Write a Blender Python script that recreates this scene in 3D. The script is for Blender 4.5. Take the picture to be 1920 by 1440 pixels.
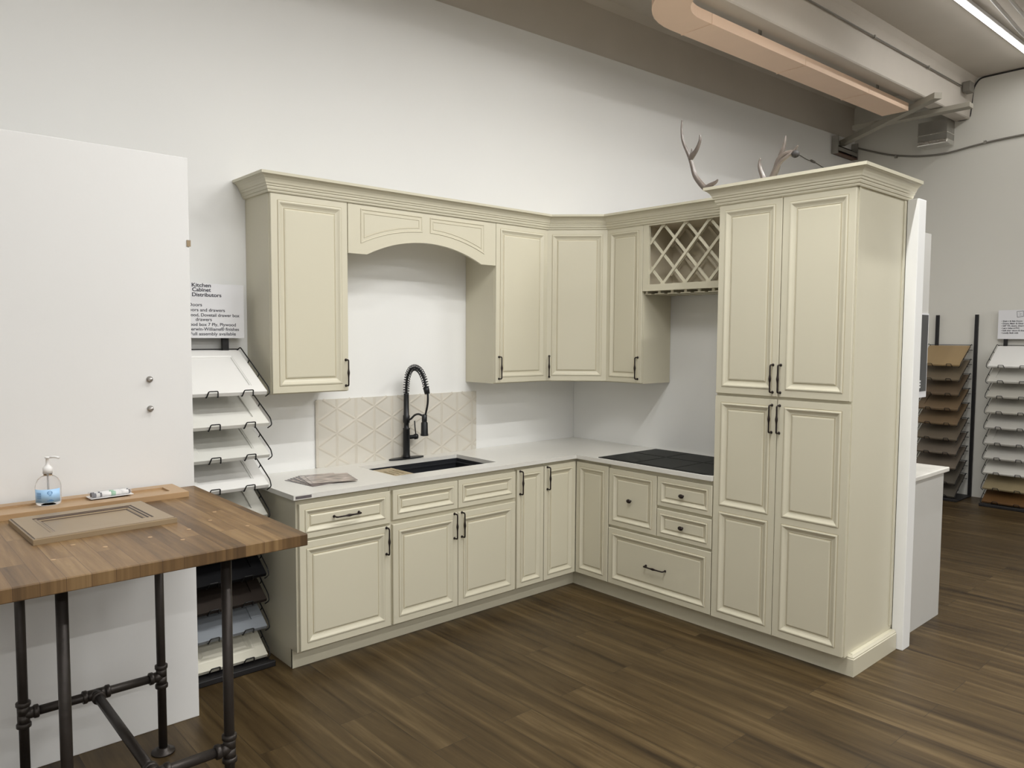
import bpy, bmesh, math, random
from mathutils import Vector, Matrix
random.seed(7)
S = bpy.context.scene
for o in list(bpy.data.objects): bpy.data.objects.remove(o)
COL = S.collection
# ---------------------------------------------------------------- camera
cam = bpy.data.cameras.new('camera'); camo = bpy.data.objects.new('camera', cam); COL.objects.link(camo)
YAW, PIT, ROL = 0.7289, -0.0625, 0.0051
fw = Vector((math.sin(YAW)*math.cos(PIT), math.cos(YAW)*math.cos(PIT), math.sin(PIT)))
rt0 = Vector((math.cos(YAW), -math.sin(YAW), 0)); up0 = rt0.cross(fw)
rt = rt0*math.cos(ROL)+up0*math.sin(ROL); up = up0*math.cos(ROL)-rt0*math.sin(ROL)
M = Matrix((rt, up, -fw)).transposed().to_4x4(); M.translation = (-4.3294, -4.1182, 1.7043)
camo.matrix_world = M
cam.sensor_width = 36; cam.lens = 1416.98/1920*36; cam.clip_start = 0.05; cam.clip_end = 60
S.camera = camo
# ---------------------------------------------------------------- world and exposure
w = bpy.data.worlds.new('world'); S.world = w; w.use_nodes = True
w.node_tree.nodes['Background'].inputs[0].default_value = (0.9, 0.95, 1, 1)
w.node_tree.nodes['Background'].inputs[1].default_value = 0.02
S.view_settings.view_transform = 'Standard'; S.view_settings.look = 'None'
S.view_settings.exposure = 0.0; S.view_settings.gamma = 1; S.view_settings.use_curve_mapping = False
TUBE_W = 36.0          # watts of one lamp tube
LAMP_COL = (0.985, 0.985, 0.968)
# lamp rows (y, list of x centres); the tubes hang under the ceiling slab
LAMP_ROWS = [(-1.88, [3.25]), (-2.30, [0.9, -1.1, -3.2, -5.5]), (-2.75, [-5.4, -4.0, -2.6, -1.0, 0.6]),
             (-4.70, [-6.7, -5.4, -4.1, -2.8, -0.8, 1.6]), (-7.70, [-6.7, -5.4, -4.1, -2.6, -0.6, 2.0]), (-10.6, [-6.0, -3.6, -0.6])]  # unseen rows; the rearmost row and some tubes are added as fill light
LAMP_Z = 3.86          # the rows behind the viewer hang just below the beams
SL = 0.0259
def ceil_z(x): return 4.345+SL*x

# ---------------------------------------------------------------- materials
def newmat(name):
    m = bpy.data.materials.new(name); m.use_nodes = True
    return m, m.node_tree, m.node_tree.nodes['Principled BSDF']
def mat(name, col, rough=0.5, metal=0.0, var=0.04, scale=6.0, bump=0.0, bscale=60.0, spec=0.5, emit=None):
    m, t, b = newmat(name)
    b.inputs['Roughness'].default_value = rough; b.inputs['Metallic'].default_value = metal
    b.inputs['Specular IOR Level'].default_value = spec
    tc = t.nodes.new('ShaderNodeTexCoord'); n = t.nodes.new('ShaderNodeTexNoise')
    n.inputs['Scale'].default_value = scale; n.inputs['Detail'].default_value = 4
    t.links.new(tc.outputs['Object'], n.inputs['Vector'])
    r = t.nodes.new('ShaderNodeMapRange'); r.inputs['To Min'].default_value = 1-var; r.inputs['To Max'].default_value = 1+var
    t.links.new(n.outputs['Fac'], r.inputs['Value'])
    x = t.nodes.new('ShaderNodeMix'); x.data_type = 'RGBA'; x.blend_type = 'MULTIPLY'; x.inputs['Factor'].default_value = 1
    x.inputs['A'].default_value = (*col, 1); t.links.new(r.outputs[0], x.inputs['B']); t.links.new(x.outputs['Result'], b.inputs['Base Color'])
    if bump:
        n2 = t.nodes.new('ShaderNodeTexNoise'); n2.inputs['Scale'].default_value = bscale; n2.inputs['Detail'].default_value = 3
        t.links.new(tc.outputs['Object'], n2.inputs['Vector'])
        bp = t.nodes.new('ShaderNodeBump'); bp.inputs['Strength'].default_value = bump; bp.inputs['Distance'].default_value = 0.01
        t.links.new(n2.outputs['Fac'], bp.inputs['Height']); t.links.new(bp.outputs['Normal'], b.inputs['Normal'])
    if emit:
        b.inputs['Emission Color'].default_value = (*emit[0], 1); b.inputs['Emission Strength'].default_value = emit[1]
    return m
def plank_mat(name, cols, width, length, along='Y', rough=0.45, streak=1.0, seam=0.0015, seamcol=(0.02, 0.015, 0.01), sscale=14.0, spec=0.5, bvar=0.42):
    """boards running along one axis, each board its own tone, grain stretched along the board"""
    m, t, b = newmat(name); L = t.links.new; N = t.nodes.new
    b.inputs['Roughness'].default_value = rough; b.inputs['Specular IOR Level'].default_value = spec
    tc = N('ShaderNodeTexCoord'); sep = N('ShaderNodeSeparateXYZ'); L(tc.outputs['Object'], sep.inputs[0])
    cmb = N('ShaderNodeCombineXYZ')
    L(sep.outputs['Y' if along == 'Y' else 'X'], cmb.inputs[0]); L(sep.outputs['X' if along == 'Y' else 'Y'], cmb.inputs[1])
    br = N('ShaderNodeTexBrick'); br.offset = 0.37; br.offset_frequency = 2; br.squash = 1
    br.inputs['Scale'].default_value = 1; br.inputs['Mortar Size'].default_value = seam
    br.inputs['Brick Width'].default_value = length; br.inputs['Row Height'].default_value = width
    br.inputs['Color1'].default_value = (0, 0, 0, 1); br.inputs['Color2'].default_value = (1, 1, 1, 1); br.inputs['Mortar'].default_value = (0.5, 0.5, 0.5, 1)
    br.inputs['Bias'].default_value = 0.0
    L(cmb.outputs[0], br.inputs['Vector'])
    mp = N('ShaderNodeMapping'); mp.inputs['Scale'].default_value = (1.0, 14, 1); L(cmb.outputs[0], mp.inputs['Vector'])
    # shift the grain per board so that it does not run across the seams
    add = N('ShaderNodeVectorMath'); add.operation = 'MULTIPLY_ADD'; add.inputs[1].default_value = (7, 13, 5)
    L(br.outputs['Color'], add.inputs[0]); L(mp.outputs[0], add.inputs[2])
    n = N('ShaderNodeTexNoise'); n.inputs['Scale'].default_value = sscale/7; n.inputs['Detail'].default_value = 8; n.inputs['Roughness'].default_value = 0.62
    n.inputs['Distortion'].default_value = 0.35
    L(add.outputs[0], n.inputs['Vector'])
    n3 = N('ShaderNodeTexNoise'); n3.inputs['Scale'].default_value = 2.3; n3.inputs['Detail'].default_value = 3
    L(add.outputs[0], n3.inputs['Vector'])
    f = N('ShaderNodeMath'); f.operation = 'MULTIPLY_ADD'; f.inputs[1].default_value = bvar
    sepc = N('ShaderNodeSeparateColor'); L(br.outputs['Color'], sepc.inputs[0]); L(sepc.outputs[0], f.inputs[0])
    g = N('ShaderNodeMath'); g.operation = 'MULTIPLY_ADD'; g.inputs[1].default_value = 1.3*streak; g.inputs[2].default_value = 0.5-0.65*streak-bvar/2
    L(n.outputs['Fac'], g.inputs[0]); L(g.outputs[0], f.inputs[2])
    ramp = N('ShaderNodeValToRGB'); e = ramp.color_ramp.elements
    while len(e) < len(cols): e.new(0.5)
    for i, c in enumerate(cols): e[i].position = 0.08+i/(len(cols)-1)*0.84; e[i].color = (*c, 1)
    L(f.outputs[0], ramp.inputs[0])
    mx = N('ShaderNodeMix'); mx.data_type = 'RGBA'; L(br.outputs['Fac'], mx.inputs['Factor'])
    L(ramp.outputs[0], mx.inputs['A']); mx.inputs['B'].default_value = (*seamcol, 1)
    L(mx.outputs['Result'], b.inputs['Base Color'])
    bp = N('ShaderNodeBump'); bp.inputs['Strength'].default_value = 0.12; bp.inputs['Distance'].default_value = 0.004
    L(n.outputs['Fac'], bp.inputs['Height']); L(bp.outputs[0], b.inputs['Normal'])
    return m
MT = {}
MT['wall'] = mat('white_wall_paint', (0.82, 0.82, 0.805), 0.75, var=0.02, scale=1.5, bump=0.02, bscale=140)
MT['wall_far'] = mat('grey_wall_paint', (0.70, 0.685, 0.63), 0.8, var=0.03, scale=1.2, bump=0.02)
MT['panel'] = mat('white_partition_paint', (0.73, 0.725, 0.715), 0.65, var=0.02, scale=2.5, bump=0.02)
MT['concrete'] = mat('painted_concrete', (0.60, 0.555, 0.495), 0.8, var=0.08, scale=2.0, bump=0.06, bscale=30)
MT['duct'] = mat('beige_duct_paint', (0.84, 0.62, 0.46), 0.6, var=0.04)
MT['cream'] = mat('cream_cabinet_paint', (0.625, 0.588, 0.462), 0.38, var=0.012, scale=3)
MT['glaze'] = mat('cream_paint_glaze', (0.52, 0.465, 0.33), 0.45, var=0.05, scale=20)
MT['inside'] = mat('cream_cabinet_interior', (0.62, 0.56, 0.44), 0.5)
MT['counter'] = mat('white_quartz', (0.70, 0.685, 0.645), 0.22, var=0.03, scale=120)
MT['bronze'] = mat('dark_bronze', (0.028, 0.02, 0.018), 0.35, metal=0.6, var=0.1)
MT['black'] = mat('matt_black_metal', (0.012, 0.013, 0.015), 0.38, metal=0.3, var=0.1)
MT['sink'] = mat('black_granite_composite', (0.012, 0.013, 0.017), 0.5, var=0.2, scale=200)
MT['cooktop'] = mat('black_cooktop_glass', (0.016, 0.017, 0.016), 0.5, var=0.1, spec=0.12)
MT['tile'] = mat('ivory_tile', (0.64, 0.61, 0.545), 0.4, var=0.08, scale=5)
MT['tile_rib'] = mat('beige_tile_rib', (0.605, 0.565, 0.49), 0.4, var=0.08, scale=9)
MT['pipe'] = mat('black_iron_pipe', (0.045, 0.038, 0.034), 0.42, metal=0.55, var=0.25, scale=18, bump=0.1)
MT['rack'] = mat('black_rack_steel', (0.014, 0.013, 0.014), 0.5, metal=0.2)
MT['wire'] = mat('black_wire', (0.015, 0.015, 0.015), 0.4, metal=0.4)
MT['white'] = mat('white_lacquer', (0.80, 0.79, 0.765), 0.4, var=0.015)
MT['signw'] = mat('white_sign_board', (0.75, 0.75, 0.77), 0.45, var=0.01)
MT['ink'] = mat('dark_print', (0.03, 0.03, 0.045), 0.6)
MT['antler'] = mat('grey_brown_antler', (0.125, 0.103, 0.088), 0.28, var=0.35, scale=30, bump=0.15)
MT['burr'] = mat('dark_antler_burr', (0.02, 0.017, 0.015), 0.7, bump=0.4)
MT['galv'] = mat('galvanised_steel', (0.42, 0.41, 0.38), 0.35, metal=0.8, var=0.2, scale=10)
MT['foil'] = mat('silver_foil_tape', (0.85, 0.84, 0.82), 0.2, metal=1.0, var=0.1, scale=30, bump=0.5, bscale=50)
MT['greywood'] = mat('weathered_grey_timber', (0.36, 0.335, 0.28), 0.7, var=0.12, scale=8)
MT['pocket_shade'] = mat('painted_pocket_shade', (0.02, 0.014, 0.012), 0.8)
MT['cable'] = mat('grey_conduit', (0.20, 0.185, 0.16), 0.5)
MT['rubber'] = mat('dark_sealant', (0.035, 0.032, 0.032), 0.8)
MT['lamp_body'] = mat('white_fixture', (0.8, 0.8, 0.8), 0.4)
MT['tube'] = mat('glowing_tube', (1, 1, 1), 0.4, emit=((1.0, 0.97, 0.92), 9.0))
MT['bamboo'] = plank_mat('bamboo_board', [(0.42, 0.33, 0.2), (0.52, 0.43, 0.28)], 0.02, 0.6, rough=0.5)
MT['floor'] = plank_mat('brown_vinyl_plank', [(0.021, 0.012, 0.0045), (0.050, 0.031, 0.012), (0.076, 0.049, 0.020), (0.120, 0.081, 0.037)],
                        0.183, 1.22, 'Y', rough=0.42, streak=1.5, seam=0.0010, sscale=8.5, spec=0.3, bvar=0.26)
MT['block'] = plank_mat('reclaimed_butcher_block', [(0.062, 0.034, 0.015), (0.122, 0.070, 0.029), (0.185, 0.108, 0.045), (0.27, 0.172, 0.078)],
                        0.062, 0.85, 'Y', rough=0.42, streak=1.0, bvar=0.55, seam=0.0006, seamcol=(0.07, 0.035, 0.018), sscale=16)
MT['oak'] = plank_mat('light_oak_veneer', [(0.33, 0.205, 0.105), (0.42, 0.275, 0.145), (0.49, 0.335, 0.185)], 0.6, 3.0, 'X', rough=0.4, streak=0.8, seam=0.0)
MT['taupe'] = plank_mat('taupe_glazed_wood', [(0.23, 0.165, 0.095), (0.29, 0.215, 0.13), (0.34, 0.26, 0.16)], 0.6, 3.0, 'X', rough=0.35, streak=0.7, seam=0.0)
MT['taupe_glaze'] = mat('dark_brown_glaze', (0.05, 0.03, 0.022), 0.4)
MT['marble'] = mat('white_marble_top', (0.72, 0.70, 0.65), 0.25, var=0.25, scale=4)
MT['greycab'] = mat('light_grey_cabinet', (0.60, 0.59, 0.56), 0.45, var=0.02)
MT['label'] = mat('pale_blue_label', (0.36, 0.58, 0.84), 0.4, var=0.03)
MT['label_dark'] = mat('blue_label_print', (0.06, 0.19, 0.42), 0.4)
MT['plastic'] = mat('white_plastic', (0.78, 0.77, 0.76), 0.35)
MT['red'] = mat('red_brown_end', (0.12, 0.06, 0.035), 0.5)
MT['poster'] = mat('charcoal_poster_print', (0.045, 0.047, 0.05), 0.4, var=0.1)
MT['gold'] = mat('gold_print', (0.35, 0.27, 0.1), 0.5)
MT['grey_print'] = mat('grey_print', (0.22, 0.22, 0.22), 0.5)
MT['felt'] = mat('green_print', (0.25, 0.5, 0.33), 0.5)
MT['nickel'] = mat('brushed_nickel', (0.5, 0.48, 0.46), 0.3, metal=0.9)
def glass(name, col, rough, ior=1.45, alpha=None):
    m, t, b = newmat(name)
    b.inputs['Base Color'].default_value = (*col, 1); b.inputs['Roughness'].default_value = rough
    b.inputs['Transmission Weight'].default_value = 1.0; b.inputs['IOR'].default_value = ior
    return m
MT['clear'] = glass('clear_plastic', (0.97, 0.97, 0.98), 0.03, 1.2)
def film(name, a):
    m, t, b = newmat(name); b.inputs['Base Color'].default_value = (0.9, 0.9, 0.92, 1); b.inputs['Roughness'].default_value = 0.08; b.inputs['Alpha'].default_value = a
    return m
MT['film'] = film('clear_blister_film', 0.16)
def photo_mat(name, seed, cols):
    m, t, b = newmat(name); b.inputs['Roughness'].default_value = 0.25
    tc = t.nodes.new('ShaderNodeTexCoord'); mp = t.nodes.new('ShaderNodeMapping')
    mp.inputs['Location'].default_value = (seed, seed*2, 0); mp.inputs['Scale'].default_value = (3.5, 11, 1)
    v = t.nodes.new('ShaderNodeTexNoise'); v.inputs['Scale'].default_value = 1.6; v.inputs['Detail'].default_value = 2
    r = t.nodes.new('ShaderNodeValToRGB'); e = r.color_ramp.elements
    while len(e) < len(cols): e.new(0.5)
    for i, c in enumerate(cols): e[i].position = 0.3+0.4*i/(len(cols)-1); e[i].color = (*c, 1)
    t.links.new(tc.outputs['Object'], mp.inputs[0]); t.links.new(mp.outputs[0], v.inputs['Vector'])
    t.links.new(v.outputs['Fac'], r.inputs[0]); t.links.new(r.outputs[0], b.inputs['Base Color'])
    return m
MT['brochure'] = photo_mat('brochure_print', 3.0, [(0.07, 0.06, 0.06), (0.20, 0.165, 0.15), (0.52, 0.43, 0.38), (0.15, 0.135, 0.13)])
MT['paper_dark'] = mat('brochure_fan_print', (0.13, 0.115, 0.12), 0.3, var=0.4, scale=25)

# ---------------------------------------------------------------- helpers
def obj(name, bm, mats, parent=None, smooth=False, loc=(0, 0, 0), rot=0.0):
    me = bpy.data.meshes.new(name)
    bmesh.ops.recalc_face_normals(bm, faces=bm.faces[:])
    bm.to_mesh(me); bm.free()
    for m in (mats if isinstance(mats, (list, tuple)) else [mats]): me.materials.append(MT[m] if isinstance(m, str) else m)
    if smooth:
        for p in me.polygons: p.use_smooth = True
    o = bpy.data.objects.new(name, me); COL.objects.link(o)
    if parent: o.parent = parent
    o.location = loc; o.rotation_euler = (0, 0, rot)
    return o
def thing(name, label, cat, loc=(0, 0, 0), rot=0.0, group=None):
    o = bpy.data.objects.new(name, None); COL.objects.link(o); o.empty_display_size = 0.1
    o.location = loc; o.rotation_euler = (0, 0, rot); o['label'] = label; o['category'] = cat
    if group: o['group'] = group
    return o
def tag(o, label, cat, group=None):
    o['label'] = label; o['category'] = cat
    if group: o['group'] = group
    return o
def struct(o): o['kind'] = 'structure'; return o
def box(bm, x0, x1, y0, y1, z0, z1, mi=0, bev=0.0):
    x0, x1 = min(x0, x1), max(x0, x1); y0, y1 = min(y0, y1), max(y0, y1); z0, z1 = min(z0, z1), max(z0, z1)
    r = bmesh.ops.create_cube(bm, size=1)
    bmesh.ops.scale(bm, vec=(x1-x0, y1-y0, z1-z0), verts=r['verts'])
    bmesh.ops.translate(bm, vec=((x0+x1)/2, (y0+y1)/2, (z0+z1)/2), verts=r['verts'])
    fs = {f for v in r['verts'] for f in v.link_faces}
    for f in fs: f.material_index = mi
    if bev:
        es = list({e for v in r['verts'] for e in v.link_edges})
        q = bmesh.ops.bevel(bm, geom=es, offset=bev, segments=2, affect='EDGES', profile=0.5)
        for f in q['faces']: f.material_index = mi
    return bm
def nbox(*a, **k): return box(bmesh.new(), *a, **k)
def prism(bm, poly, z0, z1, mi=0, axis='Z'):
    """poly: 2-D points; axis: extrusion axis"""
    def P(p, h):
        return {'Z': (p[0], p[1], h), 'Y': (p[0], h, p[1]), 'X': (h, p[0], p[1])}[axis]
    a = [bm.verts.new(P(p, z0)) for p in poly]; b = [bm.verts.new(P(p, z1)) for p in poly]; n = len(poly)
    fs = [bm.faces.new(a[::-1]), bm.faces.new(b)]
    for i in range(n): fs.append(bm.faces.new((a[i], a[(i+1) % n], b[(i+1) % n], b[i])))
    for f in fs: f.material_index = mi
    return bm
def tube(bm, pts, rad, n=10, mi=0, caps=True, closed=False):
    pts = [Vector(p) for p in pts]; k = len(pts)
    if not isinstance(rad, (list, tuple)): rad = [rad]*k
    rings = []; u = None
    for i, p in enumerate(pts):
        a = pts[max(i-1, 0)]; b = pts[min(i+1, k-1)]; t = (b-a).normalized()
        if u is None:
            u = t.orthogonal().normalized()
        else:
            u = (u-t*u.dot(t))
            u = u.normalized() if u.length > 1e-6 else t.orthogonal().normalized()
        v = t.cross(u)
        rings.append([bm.verts.new(p+(u*math.cos(2*math.pi*j/n)+v*math.sin(2*math.pi*j/n))*rad[i]) for j in range(n)])
    for i in range(k-1):
        for j in range(n):
            f = bm.faces.new((rings[i][j], rings[i][(j+1) % n], rings[i+1][(j+1) % n], rings[i+1][j])); f.material_index = mi; f.smooth = True
    if caps:
        for r in (rings[0][::-1], rings[-1]):
            f = bm.faces.new(r); f.material_index = mi
    return bm
def smooth_path(pts, sub=6):
    P = [Vector(p) for p in pts]; out = []
    for i in range(len(P)-1):
        p0, p1, p2, p3 = P[max(i-1, 0)], P[i], P[i+1], P[min(i+2, len(P)-1)]
        for s in range(sub):
            t = s/sub
            out.append(0.5*((2*p1)+(p2-p0)*t+(2*p0-5*p1+4*p2-p3)*t*t+(3*p1-p0-3*p2+p3)*t**3))
    out.append(P[-1]); return out
def fillet(pts, r=0.008, seg=4):
    P = [Vector(p) for p in pts]; out = [P[0]]
    for i in range(1, len(P)-1):
        a = (P[i-1]-P[i]); b = (P[i+1]-P[i]); rr = min(r, a.length*0.45, b.length*0.45)
        s, e = P[i]+a.normalized()*rr, P[i]+b.normalized()*rr
        for k in range(seg+1):
            t = k/seg; out.append(s*(1-t)**2+P[i]*2*t*(1-t)+e*t*t)
    out.append(P[-1]); return out
def lathe(bm, prof, c=(0, 0, 0), n=24, mi=0):
    rings = []
    for r, z in prof:
        rings.append([bm.verts.new((c[0]+r*math.cos(2*math.pi*j/n), c[1]+r*math.sin(2*math.pi*j/n), c[2]+z)) for j in range(n)])
    for i in range(len(prof)-1):
        for j in range(n):
            f = bm.faces.new((rings[i][j], rings[i][(j+1) % n], rings[i+1][(j+1) % n], rings[i+1][j])); f.material_index = mi; f.smooth = True
    for r in (rings[0][::-1], rings[-1]):
        f = bm.faces.new(r); f.material_index = mi
    return bm
def cells(bm, xs, ys, solid, z0, z1, mi=0):
    """slab made of grid cells, holes where solid(i,j) is false; one closed surface"""
    V = {}
    def v(i, j, k):
        if (i, j, k) not in V: V[(i, j, k)] = bm.verts.new((xs[i], ys[j], (z0, z1)[k]))
        return V[(i, j, k)]
    S_ = lambda i, j: 0 <= i < len(xs)-1 and 0 <= j < len(ys)-1 and solid(i, j)
    for i in range(len(xs)-1):
        for j in range(len(ys)-1):
            if not S_(i, j): continue
            fs = [(v(i, j, 1), v(i+1, j, 1), v(i+1, j+1, 1), v(i, j+1, 1)), (v(i, j, 0), v(i, j+1, 0), v(i+1, j+1, 0), v(i+1, j, 0))]
            if not S_(i-1, j): fs.append((v(i, j, 0), v(i, j, 1), v(i, j+1, 1), v(i, j+1, 0)))
            if not S_(i+1, j): fs.append((v(i+1, j, 0), v(i+1, j+1, 0), v(i+1, j+1, 1), v(i+1, j, 1)))
            if not S_(i, j-1): fs.append((v(i, j, 0), v(i+1, j, 0), v(i+1, j, 1), v(i, j, 1)))
            if not S_(i, j+1): fs.append((v(i, j+1, 0), v(i, j+1, 1), v(i+1, j+1, 1), v(i+1, j+1, 0)))
            for f in fs: bm.faces.new(f).material_index = mi
    return bm
FULL = [(0, 0), (0, .0175), (.0025, .020), (.036, .020), (.038, .0185), (.0395, .0225), (.046, .0245), (.050, .0235), (.060, .0165), (.069, .0125), (.0735, .0125), (.0745, .0105), (.077, .0105), (.079, .0135), (.086, .0165), (.0875, .0165)]
def ring_panel(bm, x0, x1, z0, z1, prof, base=0.0, glaze=(11, 12), top_cap=True, back=True, extra_glaze=(4,)):
    """raised-panel relief: concentric mitred rings, front is -Y"""
    rings = []
    for ins, h in prof:
        rings.append([bm.verts.new((x, -(base+h), z)) for x, z in ((x0+ins, z0+ins), (x1-ins, z0+ins), (x1-ins, z1-ins), (x0+ins, z1-ins))])
    for i in range(len(prof)-1):
        for j in range(4):
            f = bm.faces.new((rings[i][j], rings[i][(j+1) % 4], rings[i+1][(j+1) % 4], rings[i+1][j]))
            if i in glaze or i in extra_glaze: f.material_index = 1
    bm.faces.new(rings[-1])
    if back: bm.faces.new(rings[0][::-1])
def scaled(k, prof=FULL): return [(i*(k if i > .003 else 1), h) for i, h in prof]
def door_bm(w_, h_, k=1.0, split=None):
    bm = bmesh.new(); pr = scaled(k)
    if split is None: ring_panel(bm, 0, w_, 0, h_, pr)
    else:
        # one frame with two openings, a raised panel in each
        e_ = 0.034; g_ = 0.0145; xs = [0, e_, w_-e_, w_]; zs = [0, e_, split-g_, split+g_, h_-e_, h_]
        cells(bm, xs, [0, 1, 2, 3, 4, 5], lambda i, j: not (i == 1 and j in (1, 3)), -0.020, 0.0)
        for v in bm.verts: v.co = Vector((v.co.x, v.co.z, zs[int(round(v.co.y))]))
        box(bm, e_, w_-e_, -0.004, -0.0005, e_, split-g_); box(bm, e_, w_-e_, -0.004, -0.0005, split+g_, h_-e_)
        inner = [(0, 0.0195), (0.0001, 0.020)]+[(i-e_, h) for i, h in pr[3:]]
        for z0_, z1_ in ((e_, split-g_), (split+g_, h_-e_)):
            ring_panel(bm, e_, w_-e_, z0_, z1_, inner, back=False, glaze=(10, 11), extra_glaze=(2, 3))
    return bm
def pull_bm(L=0.14, horizontal=False):
    bm = bmesh.new(); o_ = 0.030
    pts = fillet([(0, 0.0, -L/2), (0, -o_, -L/2), (0, -o_, -L*.18), (0, -o_, 0), (0, -o_, L*.18), (0, -o_, L/2), (0, 0, L/2)], 0.010)
    rad = [0.0042+0.0032*math.exp(-(p.z/0.014)**2) if abs(p.y+o_) < 1e-4 else 0.0045 for p in pts]
    # denser middle for the swelling
    P2 = []; R2 = []
    for i, p in enumerate(pts):
        P2.append(p); R2.append(rad[i])
        if i < len(pts)-1 and (pts[i+1]-p).length > 0.02:
            for s in (.25, .5, .75):
                q = p.lerp(pts[i+1], s); P2.append(q); R2.append(0.0042+0.0032*math.exp(-(q.z/0.014)**2))
    tube(bm, P2, R2, 8)
    for s in (-1, 1): tube(bm, [(0, -0.0005, s*L/2), (0, -0.005, s*L/2)], [0.008, 0.006], 10)
    if horizontal: bmesh.ops.rotate(bm, cent=(0, 0, 0), matrix=Matrix.Rotation(math.pi/2, 3, 'Y'), verts=bm.verts[:])
    return bm
def knob_bm():
    bm = bmesh.new()
    tube(bm, [(0, 0, 0), (0, -0.006, 0), (0, -0.016, 0), (0, -0.019, 0), (0, -0.024, 0), (0, -0.029, 0), (0, -0.031, 0)], [0.008, 0.0055, 0.006, 0.012, 0.0155, 0.012, 0.004], 16)
    bmesh.ops.scale(bm, vec=(1.25, 1, 0.85), verts=bm.verts[:])
    return bm
PULLM, KNOBM = {}, {}
def handle(kind, parent, x, y, z):
    o = obj('knob' if kind == 'k' else 'pull_handle', knob_bm() if kind == 'k' else pull_bm(0.145, kind == 'h'), 'bronze', parent, smooth=True, loc=(x, y, z))
    return o
def front(root, kind, x0, x1, z0, z1, face, k=1.0, hnd=None, split=None):
    """door or drawer front in cabinet-local coordinates; face = y of its back"""
    d = obj(kind, door_bm(x1-x0, z1-z0, k, split), ['cream', 'glaze'], root, loc=(x0, face, z0))
    if hnd:
        hk, hx, hz = hnd
        handle(hk, d, hx-x0, -0.0205 if hk != 'k' else -0.0125, hz-z0)
    return d
R90 = -math.pi/2
def mesh_text(name, body, size, mat_, parent, loc, width=None, bold=0.0, align='LEFT', rot=(math.pi/2, 0, 0)):
    c = bpy.data.curves.new(name, 'FONT'); c.body = body; c.size = size; c.offset = bold; c.extrude = 0.0004; c.align_x = align
    t = bpy.data.objects.new('tmp', c); COL.objects.link(t)
    bpy.context.view_layer.update()
    me = bpy.data.meshes.new_from_object(t.evaluated_get(bpy.context.evaluated_depsgraph_get()))
    bpy.data.objects.remove(t)
    me.name = name; me.materials.clear(); me.materials.append(MT[mat_])
    xs = [v.co.x for v in me.vertices]
    if width and xs:
        s = width/(max(xs)-min(xs))
        for v in me.vertices: v.co.x *= s
    o = bpy.data.objects.new(name, me); COL.objects.link(o); o.parent = parent; o.location = loc; o.rotation_euler = rot
    return o

# ---------------------------------------------------------------- lamps
def lamp_fixture(x, y, label, L=1.22):
    hung = y < -2
    z = LAMP_Z if y < -2.5 else 4.10 if hung else ceil_z(x)-0.045
    t = thing('tube_light', label, 'light', (x, y, z)); t.rotation_euler = (0, 0 if hung else -math.atan(SL), 0)
    if hung:
        for s_ in (-1, 1): obj('hanger', nbox(s_*0.5-0.004, s_*0.5+0.004, -0.004, 0.004, 0.0435, 0.055), 'galv', t)
    b = nbox(-L/2, L/2, -0.035, 0.035, 0.012, 0.043, bev=0.004); obj('housing', b, 'lamp_body', t)
    b = bmesh.new(); tube(b, [(-L/2+.01, 0, 0), (L/2-.01, 0, 0)], 0.014, 12); obj('lamp_tube', b, 'tube', t, smooth=True)
    ld = bpy.data.lights.new('lamp_glow', 'AREA'); ld.shape = 'RECTANGLE'; ld.size = L; ld.size_y = 0.04; ld.energy = TUBE_W*(0.30 if not hung else 0.50 if y > -2.5 else 1); ld.color = LAMP_COL
    lo = bpy.data.objects.new('lamp_glow', ld); COL.objects.link(lo); lo.parent = t; lo.location = (0, 0, -0.018)
    return t
for (y, xs) in LAMP_ROWS:
    for x in xs:
        if y > -2 and x > 3: lamp_fixture(x, y, 'long glowing white ceiling tube at the upper right of the photo', 2.4)
        else:
            t = lamp_fixture(x, y, 'long white tube light hanging above the top of the picture, out of view'); t['group'] = 'ceiling tubes over the showroom'

# ---------------------------------------------------------------- room shell
XF, XL_, YB = 4.80, -7.8, -12.0
struct(obj('floor', nbox(XL_, XF, YB, 0.2, -0.05, 0), 'floor'))
bm = bmesh.new()   # back wall: its top follows the slope of the roof
prism(bm, [(XL_, 0), (XF, 0), (XF, 3.921+SL*XF), (XL_, 3.921+SL*XL_)], 0.0, 0.2, axis='Y'); struct(obj('wall_back', bm, 'wall'))
struct(obj('wall_far', nbox(XF, XF+0.2, YB, 0.2, 0, 4.9), 'wall_far'))
struct(obj('wall_left', nbox(XL_-0.2, XL_, YB, 0.2, 0, 4.9), 'wall'))
struct(obj('wall_front', nbox(XL_, XF, YB-0.2, YB, 0, 4.9), 'wall'))
# double-tee concrete roof: profile in (y,z), sheared along the slope
def stem(prof, yc, zb=3.928, zt=4.345):
    r = 0.06
    prof += [(yc-0.13, zt), (yc-0.105, zt-r), (yc-0.07, zb+.01), (yc-0.062, zb), (yc+0.062, zb), (yc+0.07, zb+.01), (yc+0.105, zt-r), (yc+0.13, zt)]
prof = [(YB, 4.6), (YB, 4.345)]
for yc in (-11.65, -10.15, -8.2, -6.7, -4.7, -2.75, -1.15): stem(prof, yc)
prof += [(-0.04, 4.345), (0.018, 4.30), (0.03, 3.93), (0.2, 3.93), (0.2, 4.6)]
bm = bmesh.new()
a = [bm.verts.new((XL_, y, z+SL*XL_)) for y, z in prof]; b = [bm.verts.new((XF, y, z+SL*XF)) for y, z in prof]
n = len(prof)
for i in range(n): bm.faces.new((a[i], a[(i+1) % n], b[(i+1) % n], b[i]))
bm.faces.new(a[::-1]); bm.faces.new(b)
struct(obj('ceiling', bm, 'concrete'))
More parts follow.
